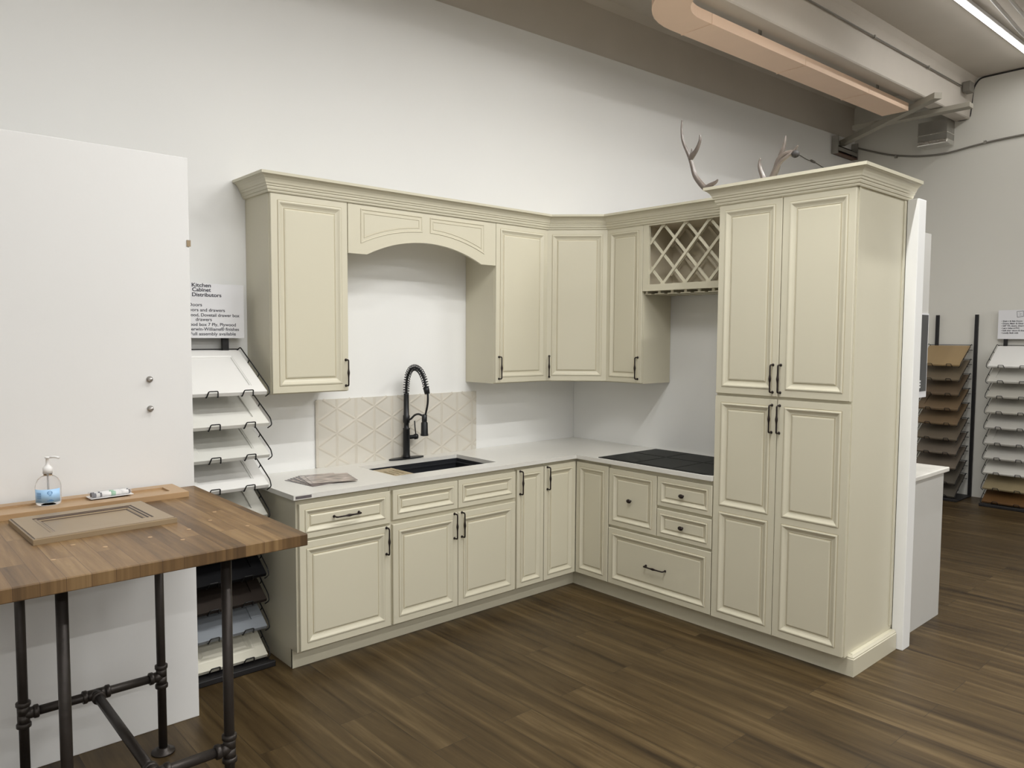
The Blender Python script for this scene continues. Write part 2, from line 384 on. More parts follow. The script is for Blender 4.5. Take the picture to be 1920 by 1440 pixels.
# sealant line where the roof meets the far wall
bm = bmesh.new(); X = XF-0.004; q = SL*XF
tube(bm, fillet([(X, -2.6, 4.335+q), (X, -1.30, 4.335+q), (X, -1.245, 4.25+q), (X, -1.222, 3.93+q), (X, -1.08, 3.93+q), (X, -1.06, 4.2+q)], 0.05), 0.008, 6)
struct(obj('trim_1', bm, 'rubber', smooth=True))
# kitchen side wall (half-height partition) with its capped end
struct(obj('wall_right', nbox(0.001, 0.052, -2.474, -0.002, 0, 2.44), 'wall'))
struct(obj('trim_2', nbox(-0.044, 0.052, -2.536, -2.4755, 0, 2.443, bev=0.003), 'wall'))
# free-standing white partition at the left
bm = nbox(-6.2, -3.178, -0.735, -0.640, 0, 2.462, bev=0.003); struct(obj('wall_partition', bm, 'panel'))
for z_, l_ in ((1.518, 'upper small nickel screw stud on the white partition'), (1.394, 'lower small nickel screw stud on the white partition')):
    b = bmesh.new(); tube(b, [(0, 0, 0), (0, -0.004, 0), (0, -0.0045, 0), (0, -0.022, 0), (0, -0.024, 0)], [0.013, 0.013, 0.007, 0.008, 0.006], 14)
    tag(obj('screw_stud', b, 'nickel', loc=(-3.353, -0.7352, z_), smooth=True), l_, 'stud')
tag(obj('latch_plate', nbox(-3.19, -3.1735, -0.7385, -0.7352, 2.085, 2.112), 'taupe'), 'tiny beige tab on the right edge of the white partition', 'tab')

# ---------------------------------------------------------------- base cabinets, left run (faces -Y)
FY = -0.6137
def cab(name, label, w_, depth, z0, z1, loc, rot, cat='cabinet'):
    t = thing(name, label, cat, loc, rot)
    obj('cabinet_body', nbox(0.0006, w_-0.0006, -depth, -0.002, z0, z1), 'cream', t)
    return t
ZB, ZT = 0.108, 0.861
c1 = cab('base_cabinet', 'cream base cabinet at the left end with one drawer over one door', 0.539, -FY, 0.10, 0.889, (-2.641, 0, 0), 0)
obj('side_panel', nbox(-0.008, 0.0, -0.6137, -0.002, 0.10, 0.889), 'cream', c1)
obj('side_panel_foot', nbox(-0.008, 0.0, -0.5575, -0.002, 0.0, 0.0995), 'cream', c1)
front(c1, 'drawer', 0.003, 0.536, 0.682, ZT, FY, 0.80, ('h', 0.268, 0.774))
front(c1, 'door', 0.003, 0.536, ZB, 0.668, FY, 0.96, ('v', 0.510, 0.588))
c2 = cab('sink_base_cabinet', 'cream sink cabinet with two doors under two false drawer fronts', 0.928, -FY, 0.10, 0.66, (-2.1006, 0, 0), 0)
obj('face_frame', nbox(0.0006, 0.9274, -0.6137, -0.57, 0.6605, 0.889), 'cream', c2)
front(c2, 'drawer_front', 0.013, 0.461, 0.695, ZT, FY, 0.78); front(c2, 'drawer_front', 0.466, 0.918, 0.695, ZT, FY, 0.78)
front(c2, 'door', 0.013, 0.461, ZB, 0.670, FY, 0.96, ('v', 0.435, 0.594)); front(c2, 'door', 0.466, 0.918, ZB, 0.670, FY, 0.96, ('v', 0.490, 0.594))
c3 = cab('narrow_base_cabinet', 'narrow cream base cabinet with one tall door right of the sink cabinet', 0.239, -FY, 0.10, 0.889, (-1.1716, 0, 0), 0)
front(c3, 'door', 0.003, 0.236, ZB, 0.868, FY, 0.82, ('v', 0.026, 0.785))
# corner cabinet (pie-cut doors), local frame = world
cc = thing('corner_base_cabinet', 'cream corner base cabinet with two doors meeting at the inside corner', 'cabinet', (0, 0, 0))
bm = bmesh.new(); e = 0.0006
cells(bm, [-0.9313+e, -0.6137, -0.002], [-0.9225+e, -0.6137, -0.002], lambda i, j: not (i == 0 and j == 0), 0.10, 0.889); obj('cabinet_body', bm, 'cream', cc)
d = obj('door', door_bm(0.2935, 0.760, 0.86), ['cream', 'glaze'], cc, loc=(-0.929, FY, ZB)); handle('v', d, 0.024, -0.0205, 0.785-ZB)
d = obj('door', door_bm(0.283, 0.760, 0.86), ['cream', 'glaze'], cc, loc=(FY, -0.6365, ZB), rot=R90)
c5 = cab('drawer_base_cabinet', 'cream base cabinet of four drawers under the black cooktop', 0.779, -FY, 0.10, 0.889, (0, -0.9235, 0), R90)
front(c5, 'drawer', 0.003, 0.383, 0.492, ZT, FY, 0.86, ('k', 0.180, 0.674))
front(c5, 'drawer', 0.389, 0.775, 0.683, ZT, FY, 0.70, ('k', 0.574, 0.769))
front(c5, 'drawer', 0.389, 0.775, 0.492, 0.664, FY, 0.70, ('k', 0.574, 0.577))
front(c5, 'drawer', 0.003, 0.775, ZB, 0.475, FY, 0.90, ('h', 0.386, 0.290))
# toe boards
bm = bmesh.new(); prism(bm, [(-2.649, -0.558), (-0.5745, -0.558), (-0.5745, -0.546), (-2.649, -0.546)], 0, 0.0995)
tag(obj('toe_board', bm, 'cream'), 'cream toe board along the floor under the sink run', 'toe board')
bm = bmesh.new(); prism(bm, [(-0.574, -0.5455), (-0.574, -1.7050), (-0.562, -1.7050), (-0.562, -0.5455)], 0, 0.0995)
tag(obj('toe_board', bm, 'cream'), 'cream toe board along the floor under the cooktop run', 'toe board')

# ---------------------------------------------------------------- pantry
PD = 0.7655
pt = cab('pantry_cabinet', 'tall cream pantry cabinet with four doors at the right end', PD, -FY, 0.10, 2.444, (0, -1.7045, 0), R90)
obj('scribe_strip', nbox(PD, PD+0.0045, -0.075, -0.046, 0.13, 2.438), 'cream', pt)
obj('edge_stile', nbox(PD, PD+0.003, -0.6137, -0.594, 0.102, 2.442), 'cream', pt)
front(pt, 'door', 0.003, 0.379, 1.394, 2.441, FY, 0.98, ('v', 0.350, 1.490)); front(pt, 'door', 0.383, 0.7625, 1.394, 2.441, FY, 0.98, ('v', 0.394, 1.490))
front(pt, 'door', 0.003, 0.379, ZB, 1.380, FY, 0.98, ('v', 0.350, 1.276), split=0.740-ZB); front(pt, 'door', 0.383, 0.7625, ZB, 1.380, FY, 0.98, ('v', 0.394, 1.276), split=0.740-ZB)
# pantry skirting: front and side with a moulded top
def sweep(path, prof, close=True):
    """sweep a profile (out, z) along a horizontal path; outward = right-hand side of travel"""
    bm = bmesh.new(); P = [Vector((x, y)) for x, y in path]; rings = []
    for i, p in enumerate(P):
        d1 = (P[i]-P[i-1]).normalized() if i > 0 else None
        d2 = (P[i+1]-P[i]).normalized() if i < len(P)-1 else None
        n1 = Vector((d1.y, -d1.x)) if d1 else None; n2 = Vector((d2.y, -d2.x)) if d2 else None
        if n1 is None: m_ = n2
        elif n2 is None: m_ = n1
        else: m_ = (n1+n2)/(1+n1.dot(n2))
        rings.append([bm.verts.new((p.x+m_.x*o_, p.y+m_.y*o_, z)) for o_, z in prof])
    k = len(prof)
    for i in range(len(P)-1):
        for j in range(k):
            bm.faces.new((rings[i][j], rings[i][(j+1) % k], rings[i+1][(j+1) % k], rings[i+1][j]))
    bm.faces.new(rings[0][::-1]); bm.faces.new(rings[-1])
    return bm
SK = [(0, 0), (0.014, 0), (0.014, 0.088), (0.011, 0.092), (0.011, 0.097), (0.006, 0.104), (0.003, 0.109), (0, 0.109)]
tag(obj('skirting_board', sweep([(-0.560, -1.7055), (-0.560, -2.4885), (-0.047, -2.4885)], [(o_, z_) for o_, z_ in SK]), 'cream'), 'cream skirting board wrapping the foot of the pantry', 'skirting')
obj('skirting_packer', nbox(PD+0.0003, PD+0.018, -0.548, -0.048, 0.0, 0.107), 'cream', pt)
obj('pantry_foot', nbox(0.002, PD, -0.548, -0.01, 0.0, 0.0995), 'cream', pt)

# ---------------------------------------------------------------- worktop, sink, cooktop
bm = bmesh.new()
xs = [-2.674, -2.0, -1.247, -0.649, -0.001]; ys = [-1.7035, -0.649, -0.52, -0.112, -0.001]
cells(bm, xs, ys, lambda i, j: (i == 3 or j > 0) and not (i == 1 and j == 2), 0.8895, 0.9140)
bmesh.ops.bevel(bm, geom=[e for e in bm.edges if len(e.link_faces) == 2 and e.calc_face_angle(0) > 1.0 and all(v.co.z > 0.91 for v in e.verts)], offset=0.002, segments=2, affect='EDGES')
ct = thing('worktop', 'white quartz L-shaped worktop over the cream base cabinets', 'worktop', (0, 0, 0))
obj('slab', bm, 'counter', ct)
obj('brand_sticker', nbox(-2.664, -2.578, -0.6502, -0.6492, 0.8945, 0.9085), 'paper_dark', ct)
sk = thing('kitchen_sink', 'black undermount sink set into the white worktop', 'sink', (0, 0, 0))
bm = bmesh.new(); x0, x1, y0, y1 = -2.015, -1.232, -0.535, -0.097
cells(bm, [x0, -2.000, -1.247, x1], [y0, -0.520, -0.112, y1], lambda i, j: not (i == 1 and j == 1), 0.8681, 0.889); cells(bm, [x0, -1.975, -1.272, x1], [y0, -0.495, -0.137, y1], lambda i, j: not (i == 1 and j == 1), 0.860, 0.868)
cells(bm, [x0, -1.980, -1.267, x1], [y0, -0.500, -0.132, y1], lambda i, j: not (i == 1 and j == 1), 0.67, 0.8599)
box(bm, x0, x1, y0, y1, 0.6615, 0.6699); obj('basin', bm, 'sink', sk)
bm = bmesh.new(); lathe(bm, [(0.055, 0), (0.052, 0.003), (0.03, 0.001), (0.028, 0.0005)], (-1.6, -0.3, 0.6702)); obj('drain', bm, 'nickel', sk, smooth=True)
# slotted bamboo board lying across the ledge
bm = bmesh.new()
X0, X1, Y0, Y1 = -1.999, -1.778, -0.518, -0.138
xs = [X0]
for i in range(4): xs += [X0+0.070+i*0.034, X0+0.080+i*0.034]
xs += [X1]; ys = [Y0, -0.340, -0.222, Y1]
cells(bm, xs, ys, lambda i, j: not (j == 1 and i % 2 == 1), 0.8685, 0.8845)
tag(obj('cutting_board', bm, 'bamboo'), 'slotted bamboo cutting board lying in the left end of the sink', 'cutting board')
ck = thing('cooktop', 'black glass cooktop lying on the worktop beside the pantry', 'cooktop', (0, 0, 0))
bm = bmesh.new(); prism(bm, [(-0.622, -0.822), (-0.622, -1.635), (-0.585, -1.690), (-0.025, -1.690), (-0.025, -0.835)], 0.9142, 0.9175); obj('glass_base', bm, 'cooktop', ck)
bm = bmesh.new()
for (xa, xb) in ((-0.61, -0.302), (-0.288, -0.035)):
    for (ya, yb) in ((-1.115, -0.845), (-1.40, -1.127), (-1.68, -1.412)): box(bm, xa, xb, ya, yb, 0.9175, 0.9192, bev=0.0006)
obj('glass_panels', bm, 'cooktop', ck)

# tile panel leaning on the back wall
tp = thing('tile_panel', 'ivory tile panel with raised triangle ribs behind the faucet', 'tile panel', (-2.218, -0.001, 0.9142))
W_, H_ = 1.222, 0.409
obj('panel_board', nbox(0, W_, -0.009, 0, 0, H_), 'tile', tp)
bm = bmesh.new()
def clip(p, d):
    t0, t1 = -9, 9
    for k, lim in ((0, W_), (1, H_)):
        if abs(d[k]) < 1e-9:
            if p[k] < 0 or p[k] > lim: return None
        else:
            a_, b_ = (0.003-p[k])/d[k], (lim-0.003-p[k])/d[k]; t0 = max(t0, min(a_, b_)); t1 = min(t1, max(a_, b_))
    return (t0, t1) if t1-t0 > 0.02 else None
sp = 0.131
for ang in (90, 30, -30):
    d = (math.cos(math.radians(ang)), math.sin(math.radians(ang))); nn = (-d[1], d[0])
    for k in range(-16, 17):
        p = (0.135+nn[0]*sp*k, 0.05+nn[1]*sp*k); t = clip(p, d)
        if not t: continue
        A_, B_ = [(p[0]+d[0]*s, p[1]+d[1]*s) for s in t]; hw = 0.0100
        v = []
        for q_ in (A_, B_):
            v.append([bm.verts.new((q_[0]+nn[0]*hw*s, -0.0089-h_, q_[1]+nn[1]*hw*s)) for s, h_ in ((-1, 0), (0, 0.0024+0.0002*(ang == 30)), (1, 0))])
        for j in range(2): bm.faces.new((v[0][j], v[0][j+1], v[1][j+1], v[1][j]))
        bm.faces.new((v[0][0], v[0][2], v[0][1])); bm.faces.new((v[1][0], v[1][1], v[1][2])); bm.faces.new((v[0][2], v[0][0], v[1][0], v[1][2]))
obj('raised_ribs', bm, 'tile_rib', tp)

# ---------------------------------------------------------------- faucet
fc = thing('kitchen_faucet', 'black spring-neck kitchen faucet standing on the worktop behind the sink', 'faucet', (-1.609, -0.052, 0.9142))
bm = bmesh.new(); prism(bm, [(0.132*math.cos(t)+0.0, 0.034*math.sin(t)) for t in [i*math.pi/18 for i in range(36)]], 0, 0.0085); obj('deck_plate', bm, 'black', fc)
bm = bmesh.new()
lathe(bm, [(0.026, 0.0082), (0.024, 0.016), (0.0215, 0.03), (0.0215, 0.190), (0.0235, 0.193), (0.0235, 0.198), (0.0165, 0.200), (0.0165, 0.232), (0.0215, 0.234), (0.0215, 0.280), (0.0175, 0.283), (0.0165, 0.418), (0.0165, 0.424)]); obj('faucet_body', bm, 'black', fc, smooth=True)
arc = smooth_path([(0, 0, 0.424), (0, -0.001, 0.475), (0, -0.016, 0.535), (0, -0.052, 0.580), (0, -0.105, 0.592), (0, -0.158, 0.572), (0, -0.198, 0.524), (0, -0.222, 0.462)], 8)
bm = bmesh.new(); tube(bm, arc, 0.0080, 12)
tube(bm, smooth_path([(0, -0.222, 0.462), (0, -0.236, 0.435), (0, -0.236, 0.38), (0, -0.222, 0.33), (0, -0.204, 0.285), (0, -0.200, 0.27)], 5), 0.0065, 10); obj('hose', bm, 'black', fc, smooth=True)
bm = bmesh.new(); L = [0]
for i in range(1, len(arc)): L.append(L[-1]+(arc[i]-arc[i-1]).length)
turns = 26; hel = []
for s in range(turns*12+1):
    d = L[-1]*s/(turns*12)
    i = max(j for j in range(len(L)) if L[j] <= d+1e-9); i = min(i, len(arc)-2)
    f = (d-L[i])/(L[i+1]-L[i]); p = arc[i].lerp(arc[i+1], f); t = (arc[i+1]-arc[i]).normalized()
    u = Vector((1, 0, 0)); v = t.cross(u); an = 2*math.pi*s/12
    hel.append(p+(u*math.cos(an)+v*math.sin(an))*0.0185)
tube(bm, hel, 0.0026, 6); obj('spring_coil', bm, 'black', fc, smooth=True)
bm = bmesh.new(); dv = (arc[-1]-arc[-3]).normalized()
tube(bm, [arc[-1]-dv*0.012, arc[-1]+dv*0.002, arc[-1]+dv*0.03], [0.017, 0.0185, 0.0165], 14); obj('spring_collar', bm, 'black', fc, smooth=True)
bm = bmesh.new(); lathe(bm, [(0.008, 0.305), (0.0165, 0.302), (0.0165, 0.262), (0.015, 0.258), (0.021, 0.250), (0.0225, 0.185), (0.025, 0.176), (0.025, 0.170), (0.01, 0.169)], (0, -0.200, 0), 20); obj('spray_head', bm, 'black', fc, smooth=True)
bm = bmesh.new(); tube(bm, smooth_path([(0, -0.018, 0.255), (0, -0.05, 0.262), (0, -0.095, 0.290), (0, -0.14, 0.300), (0, -0.185, 0.292)], 5), 0.0065, 10); obj('support_arm', bm, 'black', fc, smooth=True)
bm = bmesh.new(); tube(bm, [(0.019, 0, 0.138), (0.062, 0, 0.138), (0.064, 0, 0.138), (0.082, 0, 0.138), (0.084, 0, 0.138)], [0.013, 0.013, 0.018, 0.018, 0.015], 16)
tube(bm, [(0.073, 0, 0.15), (0.066, 0, 0.20), (0.062, -0.002, 0.242)], [0.004, 0.0038, 0.0045], 8); obj('lever_handle', bm, 'black', fc, smooth=True)

# ---------------------------------------------------------------- upper cabinets
UY = -0.2987; UB, UTOP = 1.397, 2.449
def upper(name, label, w_, loc, rot, hx, hz=1.497, k=0.95):
    t = thing(name, label, 'cabinet', loc, rot)
    obj('cabinet_body', nbox(0.0006, w_-0.0006, UY, -0.002, UB-0.005, 2.452), 'cream', t)
    front(t, 'door', 0.003, w_-0.003, UB, UTOP, UY, k, ('v', hx, hz)); return t
upper('upper_cabinet', 'cream wall cabinet at the left end above the tile panel', 0.4541, (-2.6267, 0, 0), 0, 0.4341, k=1.0)
upper('upper_cabinet', 'cream wall cabinet between arched valance and diagonal corner cabinet', 0.4815, (-1.0844, 0, 0), 0, 0.030)
upper('upper_cabinet', 'narrow cream wall cabinet between the corner cabinet and the wine rack', 0.3195, (0, -0.6033, 0), R90, 0.290, k=0.88)
cd = thing('corner_upper_cabinet', 'diagonal cream corner wall cabinet with one angled door', 'cabinet', (0, 0, 0))
bm = bmesh.new(); g = 0.6022; dd = 0.3135
prism(bm, [(-0.002, -0.002), (-g, -0.002), (-g, UY), (UY, -g), (-0.002, -g)], UB-0.005, 2.452); obj('cabinet_body', bm, 'cream', cd)
wd = (g+UY)*math.sqrt(2); off = 0.0005
d = obj('door', door_bm(wd-0.008, UTOP-UB, 0.95), ['cream', 'glaze'], cd, loc=(-g+0.004*math.cos(math.pi/4)-off, UY-0.004*math.cos(math.pi/4)-off, UB), rot=-math.pi/4)
handle('v', d, 0.022, -0.0205, 0.10)
# wine rack
wr = thing('wine_rack_cabinet', 'cream wine rack cabinet with diagonal lattice and stemware rails below', 'wine rack', (0, -0.9235, 0), R90)
WW = 0.7795; zb, zt = 2.010, 2.452; fd = -0.3187
bm = bmesh.new(); th = 0.016
box(bm, 0.0006, th, -0.2990, -0.003, zb, zt); box(bm, WW-th, WW-0.0006, -0.2990, -0.003, zb, zt)
box(bm, th, WW-th, -0.2990, -0.003, zb, zb+th); box(bm, th, WW-th, -0.2990, -0.003, zt-th, zt); box(bm, th, WW-th, -0.012, -0.003, zb+th, zt-th); obj('cabinet_body', bm, 'inside', wr)
bm = bmesh.new(); a0, a1, b0, b1 = 0.046, WW-0.046, 2.052, 2.436
cells(bm, [0.0006, a0, a1, WW-0.0006], [0, 1, 2, 3], lambda i, j: not (i == 1 and j == 1), -0.3187, -0.2992)
for v in bm.verts: v.co = Vector((v.co.x, v.co.z, [zb, b0, b1, zt][int(round(v.co.y))]))
obj('face_frame', bm, 'cream', wr)
def lattice(y_, nm):
    bm = bmesh.new(); pw = 0.0088; step = 0.174; slope = (b1-b0)/(2*step); q = 0.147
    # nodes repeat every "step" along the rails; bars of both slopes go through them
    for sgn, ya, yb in ((1, y_-0.008, y_-0.0005), (-1, y_, y_+0.0075)):
        for k in range(-6, 12):
            x_at0 = q+k*step; pts = []
            d = Vector((1, sgn*slope)).normalized(); nrm = Vector((-d.y, d.x))*pw
            p = Vector((x_at0, b0)); t0, t1 = -9, 9
            for c_, lo, hi in ((0, a0-0.004, a1+0.004), (1, b0-0.004, b1+0.004)):
                u_, v_ = (lo-p[c_])/d[c_], (hi-p[c_])/d[c_]; t0 = max(t0, min(u_, v_)); t1 = min(t1, max(u_, v_))
            if t1-t0 < 0.02: continue
            A_, B_ = p+d*t0, p+d*t1
            prism(bm, [tuple(A_+nrm), tuple(B_+nrm), tuple(B_-nrm), tuple(A_-nrm)], ya, yb, axis='Y')
    if nm == 'front_lattice':
        for k in range(0, 5):
            for z_, s in ((b0, 1), (b1, -1)):
                x_ = q+k*step
                if x_ < a1-0.02: prism(bm, [(x_-0.022, z_-s*0.003), (x_+0.022, z_-s*0.003), (x_+0.006, z_+s*0.016), (x_-0.006, z_+s*0.016)], y_-0.0085, y_-0.0001, axis='Y')
    obj(nm, bm, 'cream' if nm == 'front_lattice' else 'inside', wr)
lattice(-0.290, 'front_lattice'); lattice(-0.060, 'back_lattice')
for k in range(9):
    x_ = 0.018+k*0.1025
    if x_ > WW-0.03: break
    bm = nbox(x_-0.010, x_+0.010, -0.295, -0.02, zb-0.016, zb-0.0004); box(bm, max(x_-0.038, 0.001), x_+0.038, -0.295, -0.02, zb-0.022, zb-0.0162, bev=0.001)
    obj('stemware_rail', bm, 'cream', wr)
# arched valance
va = thing('arched_valance', 'cream arched valance with two recessed panels above the faucet', 'valance', (-2.1720, -0.2990, 0))
VW = 1.0870; zlow = 2.169; cx = VW/2; ah = 0.098; a_in = 0.122
def arch(x, base=zlow, rise=ah, half=cx-a_in):
    u = (x-cx)/half
    if abs(u) >= 1: return base
    R = (half*half+rise*rise)/(2*rise); return base+math.sqrt(R*R-(x-cx)**2)-(R-rise)
top = 2.452; N_ = 40; hx = [0.0006, a_in]+[a_in+(VW-2*a_in)*i/N_ for i in range(1, N_)]+[VW-a_in, VW-0.0006]
poly = [(0.0006, top), (0.0006, zlow)]+[(x, arch(x)) for x in hx[1:-1]]+[(VW-0.0006, zlow), (VW-0.0006, top)]
bm = bmesh.new(); prism(bm, poly[::-1], -0.019, 0.0, axis='Y'); obj('valance_board', bm, 'cream', va)
bm = bmesh.new()
for (u0, u1) in ((0.080, 0.506), (0.561, 0.990)):
    def outline(ins):
        pts = [(u0+ins, 2.424-ins)]
        xs_ = [u0+ins+(u1-u0-2*ins)*i/24 for i in range(25)]
        low = [(x, arch(x, zlow+0.048, 0.112, cx-0.060)+ins*1.05) for x in xs_]
        return pts+low+[(u1-ins, 2.424-ins)]
    R_ = []
    for ins, h_ in ((0, .0185), (.0015, .0225), (.005, .0225), (.0085, .0195), (.011, .0188), (.0205, .0188), (.0225, .0215), (.026, .0215), (.028, .0192)):
        R_.append([bm.verts.new((x, -h_, z)) for x, z in outline(ins)])
    for i in range(len(R_)-1):
        for j in range(len(R_[0])):
            f = bm.faces.new((R_[i][j], R_[i][(j+1) % len(R_[0])], R_[i+1][(j+1) % len(R_[0])], R_[i+1][j]))
            if i in (0, 3, 5, 7): f.material_index = 1
obj('panel_moulding', bm, ['cream', 'glaze'], va)

# crown mouldings
def crown(z0, h=0.092):
    P_ = [(0.0005, z0), (0.006, z0), (0.009, z0+.006), (0.009, z0+.012), (0.014, z0+.014), (0.017, z0+.022), (0.017, z0+.028), (0.022, z0+.031), (0.024, z0+.040), (0.028, z0+.043),
          (0.031, z0+.052), (0.038, z0+.064), (0.049, z0+.075), (0.055, z0+.078), (0.057, z0+.081), (0.063, z0+.082), (0.064, z0+h), (-0.018, z0+h), (-0.018, z0+h-0.01), (0.0005, z0+.03)]
    return P_
D_ = -0.3195
bm = sweep([(-2.632, -0.004), (-2.632, D_), (-0.6080, D_), (D_, -0.6080), (D_, -1.7030)], crown(2.4470, 0.096))
tag(obj('crown_moulding', bm, 'cream'), 'cream crown moulding along the wall cabinets', 'moulding')
bm = sweep([(-0.005, -2.4745), (-0.6355, -2.4745), (-0.6355, -1.7035), (-0.392, -1.7035)][::-1], crown(2.4380, 0.098))
tag(obj('crown_moulding', bm, 'cream'), 'cream crown moulding around the top of the tall pantry', 'moulding')

# ---------------------------------------------------------------- antlers on the pantry
def antler(label, chains, x, name='antler', burr=None):
    t = thing(name, label, 'antler', (x, chains[0][0][0][0], chains[0][0][0][1]))
    o0 = Vector((0, chains[0][0][0][0], chains[0][0][0][1])); bm = bmesh.new()
    for pts, r0, r1 in chains:
        P_ = smooth_path([(p[2] if len(p) > 2 else 0, p[0]-o0.y, p[1]-o0.z) for p in pts], 6); n_ = len(P_)
        tube(bm, P_, [1.22*(r0+(r1-r0)*(i/(n_-1))**1.3) for i in range(n_)], 10)
    obj('antler_branches', bm, 'antler', t, smooth=True)
    if burr:
        bm = bmesh.new(); tube(bm, [Vector((burr[2], burr[0]-o0.y, burr[1]-o0.z)), Vector((burr[2]-.01, burr[0]-o0.y-.012, burr[1]-o0.z-.002))], [0.020, 0.019], 14); obj('burr', bm, 'burr', t, smooth=True)
    return t
antler('tall left antler with a forked tip, leaning out past the pantry crown', [
    ([(-1.735, 2.463, 0.09), (-1.68, 2.500, 0.03), (-1.625, 2.540, 0.01), (-1.580, 2.562), (-1.521, 2.63), (-1.498, 2.691), (-1.475, 2.752), (-1.43, 2.845), (-1.418, 2.914), (-1.419, 2.97)], 0.017, 0.0035),
    ([(-1.480, 2.735), (-1.505, 2.760), (-1.527, 2.787), (-1.545, 2.828), (-1.545, 2.861)], 0.013, 0.004),
    ([(-1.480, 2.745), (-1.490, 2.770), (-1.491, 2.795)], 0.008, 0.002),
    ([(-1.590, 2.552), (-1.62, 2.566), (-1.656, 2.579), (-1.670, 2.592)], 0.014, 0.003)], -0.60)
antler('short right antler with several points and a dark burr on the pantry top', [
    ([(-1.800, 2.460, 0.02), (-1.850, 2.500), (-1.905, 2.570), (-1.936, 2.622), (-1.953, 2.669), (-1.98, 2.694), (-2.02, 2.700), (-2.045, 2.690)], 0.016, 0.014),
    ([(-1.878, 2.540), (-1.862, 2.593), (-1.842, 2.645), (-1.837, 2.676), (-1.841, 2.703)], 0.014, 0.0035),
    ([(-1.953, 2.660), (-1.975, 2.716), (-1.985, 2.76), (-1.990, 2.798)], 0.011, 0.003),
    ([(-1.935, 2.630), (-1.952, 2.685), (-1.970, 2.738)], 0.009, 0.003),
    ([(-1.920, 2.575, -.02), (-1.967, 2.650, -.02), (-2.012, 2.680, -.02), (-2.047, 2.707, -.01), (-2.067, 2.732, -.01)], 0.011, 0.003)], -0.45, burr=(-2.052, 2.688, -0.01))

# ---------------------------------------------------------------- roof-level things
def zs(x, z0): return z0+SL*x
# duct with an elbow
dt = thing('air_duct', 'long beige rectangular air duct with an elbow under the ceiling', 'duct', (0, 0, 0))
def duct_seg(path, hw, nm, z0=3.822, h=0.072):
    bm = bmesh.new(); R_ = []
    for i, p in enumerate(path):
        p = Vector(p); a_ = Vector(path[max(i-1, 0)]); b_ = Vector(path[min(i+1, len(path)-1)]); t = (b_-a_).normalized(); nr = Vector((-t.y, t.x))
        R_.append([bm.verts.new((p.x+nr.x*s*hw, p.y+nr.y*s*hw, zs(p.x+nr.x*s*hw, z0)+k*h)) for s, k in ((-1, 0), (1, 0), (1, 1), (-1, 1))])
    for i in range(len(R_)-1):
        for j in range(4): bm.faces.new((R_[i][j], R_[i][(j+1) % 4], R_[i+1][(j+1) % 4], R_[i+1][j]))
    bm.faces.new(R_[0][::-1]); bm.faces.new(R_[-1]); return obj(nm, bm, 'duct', dt)
yc = -0.962; hw = 0.123
for (xa, xb) in ((0.182, 1.478), (1.482, 2.63), (2.634, 3.52)): duct_seg([(xa, yc), (xb, yc)], hw, 'duct_section')
cxx, cyy, rm = 0.05, -1.45, 0.488
arcp = [(0.178, yc)]+[(cxx-rm*math.sin(t), cyy+rm*math.cos(t)) for t in [i*math.pi/2/12 for i in range(13)]]+[(cxx-rm, -1.7)]
duct_seg(arcp, hw, 'duct_elbow'); duct_seg([(cxx-rm, -1.704), (cxx-rm, -3.6)], hw, 'duct_section')
for x_ in (0.18, 1.48, 2.632): obj('duct_hanger', nbox(x_-0.006, x_+0.006, yc-hw-0.004, yc+hw+0.004, zs(x_, 3.822)-0.004, zs(x_, 3.822)-0.0005), 'duct', dt)
for x_ in (1.0, 3.1): obj('duct_hanger', nbox(x_-0.008, x_+0.008, yc-0.01, yc+0.01, zs(x_, 3.894), ceil_z(x_)-0.001), 'galv', dt)
obj('duct_hanger', nbox(cxx-rm-0.008, cxx-rm+0.008, -2.2, -2.18, 3.895-0.011, ceil_z(-0.44)-0.001), 'galv', dt)
# conduit along the beam and its junction box
cb = thing('beam_conduit', 'thin conduit clipped along the concrete beam face with a grey junction box', 'conduit', (0, 0, 0))
bm = bmesh.new(); tube(bm, [(-2, -1.262, zs(-2, 4.185)), (4.40, -1.262, zs(4.40, 4.185))], 0.007, 6); obj('conduit_pipe', bm, 'cable', cb, smooth=True)
obj('junction_box', nbox(4.42, 4.55, -1.33, -1.262, 4.245, 4.345, bev=0.004), 'cable', cb)
for x_ in (-0.5, 0.9, 2.3, 3.5): obj('clip', nbox(x_-.008, x_+.008, -1.273, -1.25, zs(x_, 4.172), zs(x_, 4.198)), 'galv', cb)
# brace and cross bar
bm = bmesh.new()
def beam(bm, A, B, w_, h_):
    A, B = Vector(A), Vector(B); t = (B-A).normalized(); n_ = Vector((-t.y, t.x, 0)).normalized()*w_/2; u_ = Vector((0, 0, h_))
    v = [bm.verts.new(p) for p in (A-n_, A+n_, A+n_+u_, A-n_+u_, B-n_, B+n_, B+n_+u_, B-n_+u_)]
    for q_ in ((0, 1, 2, 3), (7, 6, 5, 4), (0, 4, 5, 1), (1, 5, 6, 2), (2, 6, 7, 3), (3, 7, 4, 0)): bm.faces.new([v[i] for i in q_])
beam(bm, (4.44, -0.005, 3.925), (3.43, -1.38, 3.945), 0.075, 0.055)
tag(obj('diagonal_brace', bm, 'greywood'), 'grey plank brace running diagonally under the ceiling beams', 'brace')
bm = nbox(4.05, 4.16, -1.45, -0.30, 3.984, 4.028)
tag(obj('cross_bar', bm, 'greywood'), 'short grey bar beneath the concrete beam beside the foil-taped duct stub', 'bar')
bk = thing('beam_bracket', 'steel pocket bracket where the wall meets the far corner', 'bracket', (4.2, -0.003, 3.8))
obj('side_plate', nbox(0, 0.014, -0.075, 0, 0, 0.20), 'galv', bk); obj('side_plate', nbox(0.5, 0.512, -0.075, 0, 0.0, 0.19), 'galv', bk)
